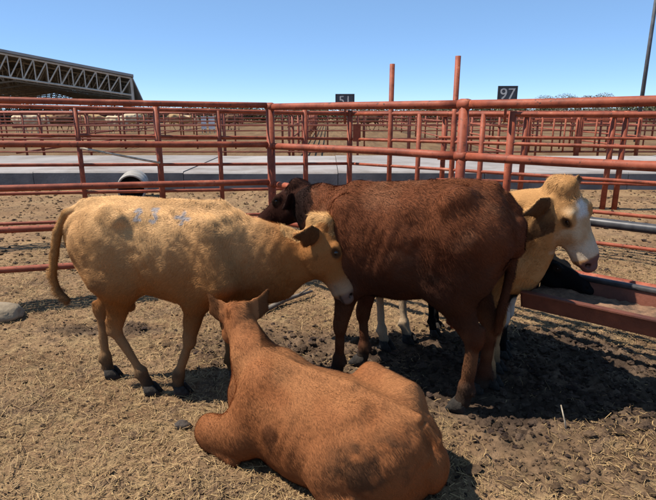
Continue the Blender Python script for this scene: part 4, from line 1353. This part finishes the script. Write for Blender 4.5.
def lump(name, r, seed, m, squash=.7, sub=3):
    me = bpy.data.meshes.new(name); b = bmesh.new(); bmesh.ops.create_icosphere(b, subdivisions=sub, radius=1); b.to_mesh(me); b.free()
    V = np.empty(len(me.vertices) * 3, dtype=np.float32); me.vertices.foreach_get('co', V); V = V.reshape(-1, 3)
    k = 1 + .35 * fbm(V, 1.3, 3, seed) + .15 * fbm(V, 4, 2, seed + 3)
    V = V * k[:, None] * r * np.array([1.2, .9, squash])
    me.vertices.foreach_set('co', V.ravel().astype(np.float32)); me.polygons.foreach_set('use_smooth', [True] * len(me.polygons)); me.update()
    me.materials.append(m)
    return me
def small_things():
    p = pt_h(4, 318, 0)
    o = link('stone', lump('stone', .13, 2, M['rock'], .62)); o.location = (p[0] - .02, p[1], gz1(p[0], p[1]) + .04)
    tag(o, 'pale grey stone on the ground at the left edge', 'stone')
    p = pt_h(182, 427, 0)
    o = link('dung_lump', lump('dung', .035, 5, M['dung'], .6)); o.location = (p[0], p[1], gz1(p[0], p[1]) + .012)
    tag(o, 'dark dung lump left of the lying russet calf', 'dung')
    p = pt_h(567, 432, 0)
    q = pt_d(561, 405, p[1] + .02)
    mb = MB(); z = gz1(p[0], p[1])
    a, b = Vector((0, 0, -.03)), Vector((q[0] - p[0], .02, q[2] - z))
    mb.tube([a, a.lerp(b, .5) + Vector((.004, 0, 0)), b], [.0045, .004, .0028], 6)
    o = mb.build('twig', M['twig'], None, True); o.location = (p[0], p[1], z)
    tag(o, 'thin pale twig sticking up from the dirt below the trough', 'twig')
    # fallen branch behind the tan calf's head
    a, b = pt_h(262, 312, .02), pt_h(312, 291, .03)
    mb = MB(); A = Vector(a); B = Vector(b)
    pts = [Vector((0, 0, .0)), (B - A) * .35 + Vector((.02, .05, .015)), (B - A) * .7 + Vector((-.01, -.03, .02)), (B - A)]
    mb.tube(pts, [.022, .02, .017, .010], 8)
    mb.tube([pts[2], pts[2] + Vector((.12, .10, .05))], [.010, .004], 6)
    o = mb.build('fallen_branch', M['bark'], None, True); o.location = A
    tag(o, 'dry fallen branch on the ground below the tan calf\'s neck', 'branch')
    # cut pale drum lying beyond the alley fence
    p = pt_d(133, 181, 9.9)
    root = tag(empty('drum', (p[0], 9.9, 0), R(15)), 'pale open plastic drum lying on its side beyond the alley fence', 'drum')
    n = 28; Rr = .25
    def ring(y, r): return [(r * math.cos(2 * math.pi * k / n), y, Rr + r * math.sin(2 * math.pi * k / n)) for k in range(n)]
    prof = [(-.45, Rr), (-.45, Rr - .03), (.40, Rr - .03), (.43, Rr - .03)]
    mb = MB(); ys = [(-.45, Rr - .03), (-.46, Rr - .008), (-.45, Rr), (-.2, Rr), (-.18, Rr + .012), (-.16, Rr), (.16, Rr), (.18, Rr + .012), (.2, Rr), (.45, Rr), (.45, .01)]
    v = [q for y_, r_ in ys for q in ring(y_, r_)]
    mb.add(v, [(i * n + k, i * n + (k + 1) % n, (i + 1) * n + (k + 1) % n, (i + 1) * n + k) for i in range(len(ys) - 1) for k in range(n)])
    mb.build('shell', M['drum'], root, True)
    mb = MB(); ys = [(-.449, Rr - .03), (.40, Rr - .03), (.40, .005)]
    v = [q for y_, r_ in ys for q in ring(y_, r_)]
    mb.add(v, [(i * n + k, i * n + (k + 1) % n, (i + 1) * n + (k + 1) % n, (i + 1) * n + k) for i in range(len(ys) - 1) for k in range(n)])
    mb.build('inner_wall', M['steel'], root, True)
    root.location.z = .0
    # white boards standing in the far pens
    for px, wpx, d, lab in ((203, 5, 40, 'left of two small white boards standing in the far pens'), (211, 6, 40, 'right of two small white boards standing in the far pens')):
        x = (px - 328) / FPX * d * cp
        hw = wpx / 2 / FPX * d
        root = tag(empty('white_board', (x, d, 0)), lab, 'board', 'white boards in the far pens')
        mb = MB(); mb.box((0, 0, .75), (hw, .02, .45)); mb.build('panel', M['white'], root)
        for s in (-1, 1):
            mb = MB(); mb.box((s * (hw - .05), .045, .6), (.03, .022, .62)); mb.build('leg', M['twig'], root)

def clods_and_straw():
    rg = np.random.default_rng(12)
    ico = bmesh.new(); bmesh.ops.create_icosphere(ico, subdivisions=1, radius=1)
    iv = np.array([v.co[:] for v in ico.verts]); ico.verts.ensure_lookup_table(); jf = np.array([[v.index for v in f.verts] for f in ico.faces]); ico.free()
    ico = bmesh.new(); bmesh.ops.create_icosphere(ico, subdivisions=2, radius=1)
    iv2 = np.array([v.co[:] for v in ico.verts]); jf2 = np.array([[v.index for v in f.verts] for f in ico.faces]); ico.free()
    def scatter(n, bv, bf, rlo, rhi, xr, yr, wexp, seed, lowd):
        rg = np.random.default_rng(seed)
        x = rg.uniform(*xr, n); y = yr[0] + (yr[1] - yr[0]) * rg.random(n) ** 1.4
        keep = (np.abs(x) < y * .72 + .5)
        wv = wet_and_shade(x, y)
        keep &= rg.random(n) < (lowd + (1 - lowd) * wv ** wexp)
        for hx, hy in HOOVES: keep &= np.hypot(x - hx, y - hy) > .07
        x, y, wv = x[keep], y[keep], wv[keep]; n = len(x)
        z = ground_z(x, y)
        r = (rlo + (rhi - rlo) * rg.random(n) ** 3)
        var = [bv * (1 + .75 * fbm(bv, 1.1, 2, 10 * k + 1.3) + .42 * fbm(bv, 3.1, 2, 3 * k))[:, None] for k in range(8)]
        vi = rg.integers(0, 8, n)
        B = np.stack(var)[vi]
        a = rg.uniform(0, 6.28, n); ca, sa = np.cos(a), np.sin(a)
        sc = rg.uniform(.7, 1.35, (n, 3)) * np.array([1.15, 1.0, .55]) * r[:, None]
        B = B * sc[:, None, :]
        X = B[..., 0] * ca[:, None] - B[..., 1] * sa[:, None] + x[:, None]
        Y = B[..., 0] * sa[:, None] + B[..., 1] * ca[:, None] + y[:, None]
        Z = B[..., 2] + (z + r * .18)[:, None]
        V = np.stack([X, Y, Z], -1).reshape(-1, 3)
        Fc = (bf[None] + (np.arange(n) * len(bv))[:, None, None]).reshape(-1, 3)
        dry = np.array((.165, .102, .058)); dk = np.array((.078, .052, .037))
        c = (dry * (1 - wv[:, None]) + dk * wv[:, None]) * rg.uniform(.55, 1.3, (n, 1))
        odd = rg.random(n) < .16
        c[odd] = np.array((.050, .033, .026)) * rg.uniform(.6, 1.4, (odd.sum(), 1))
        me = mesh_np('clods', V, Fc, False); set_col(me, np.repeat(c, len(bv), axis=0)); me.materials.append(M['clod'])
        return me
    tag(link('manure_clods', scatter(13000, iv2, jf2, .007, .028, (-4, 4), (1.4, 5.5), 1.1, 1, .0)), 'churned dark clods of dirt and manure over the pen floor', 'dirt clods', kind='stuff')
    tag(link('manure_crumbs', scatter(76000, iv, jf, .003, .014, (-4, 4), (1.2, 6.0), .8, 2, .24)), 'small crumbs of dry dirt and manure over the pen floor', 'dirt crumbs', kind='stuff')
    tag(link('dry_clods', scatter(17000, iv, jf, .008, .032, (-8, 8), (5.2, 11.0), 1.0, 4, .6)), 'dry clods on the ground of the alley behind the near fence', 'dirt clods', kind='stuff')
    # straw
    n = 190000
    x = rg.uniform(-3.6, 3.6, n); y = 1.15 + 5.6 * rg.random(n) ** 1.6
    wv = wet_and_shade(x, y)
    patch = fbm(np.stack([x, y, 0 * x], -1), 2.2, 3, 12.0)
    keep = (np.abs(x) < y * .72 + .4) & (rg.random(n) < np.clip(.80 - .76 * wv + .7 * patch, .03, 1))
    x, y = x[keep], y[keep]; n = len(x)
    z = ground_z(x, y)
    L = .006 + .012 * rg.random(n) + .045 * rg.random(n) ** 9
    wd = rg.uniform(.0006, .0016, n)
    a = rg.uniform(0, 6.28, n); tilt = rg.normal(.06, .32, n)
    d = np.stack([np.cos(a) * np.cos(tilt), np.sin(a) * np.cos(tilt), np.sin(tilt)], -1)
    s = np.stack([-np.sin(a), np.cos(a), rg.normal(0, .3, n)], -1)
    bend = rg.normal(0, .12, (n, 1)) * L[:, None] * s + np.array([0, 0, 1]) * (.06 * L[:, None])
    c0 = np.stack([x, y, z + .006 + .012 * rg.random(n)], -1)
    P0, P1, P2 = c0 - d * L[:, None], c0 + bend, c0 + d * L[:, None]
    hw = s * wd[:, None]
    V = np.empty((n * 6, 3))
    for k, P_ in enumerate((P0, P1, P2)):
        V[2 * k::6] = P_ - hw; V[2 * k + 1::6] = P_ + hw
    b = np.arange(n)[:, None] * 6
    Fq = np.concatenate([b + np.array([[0, 1, 3, 2]]), b + np.array([[2, 3, 5, 4]])])
    me = mesh_np('straw', V, Fq)
    pale = rg.random((n, 1))
    c = (np.array((.20, .118, .056)) * (1 - pale) + np.array((.42, .275, .120)) * pale) * rg.uniform(.6, 1.15, (n, 1))
    set_col(me, np.repeat(c, 6, axis=0)); me.materials.append(M['straw'])
    tag(link('straw_litter', me), 'trampled dry straw scattered over the pen floor', 'straw', kind='stuff')

# ------------------------------------------------------------------ build
specs = [tan_calf(), brown_cow(), pale_cow(), black_calf(), lying_calf()]
make_ground()
concrete_alley()
shed()
trees()
far_fences()
near_fences()
alley_fences()
trough()
light_pole()
for s_ in specs: make_animal(s_)
far_cattle()
small_things()
clods_and_straw()
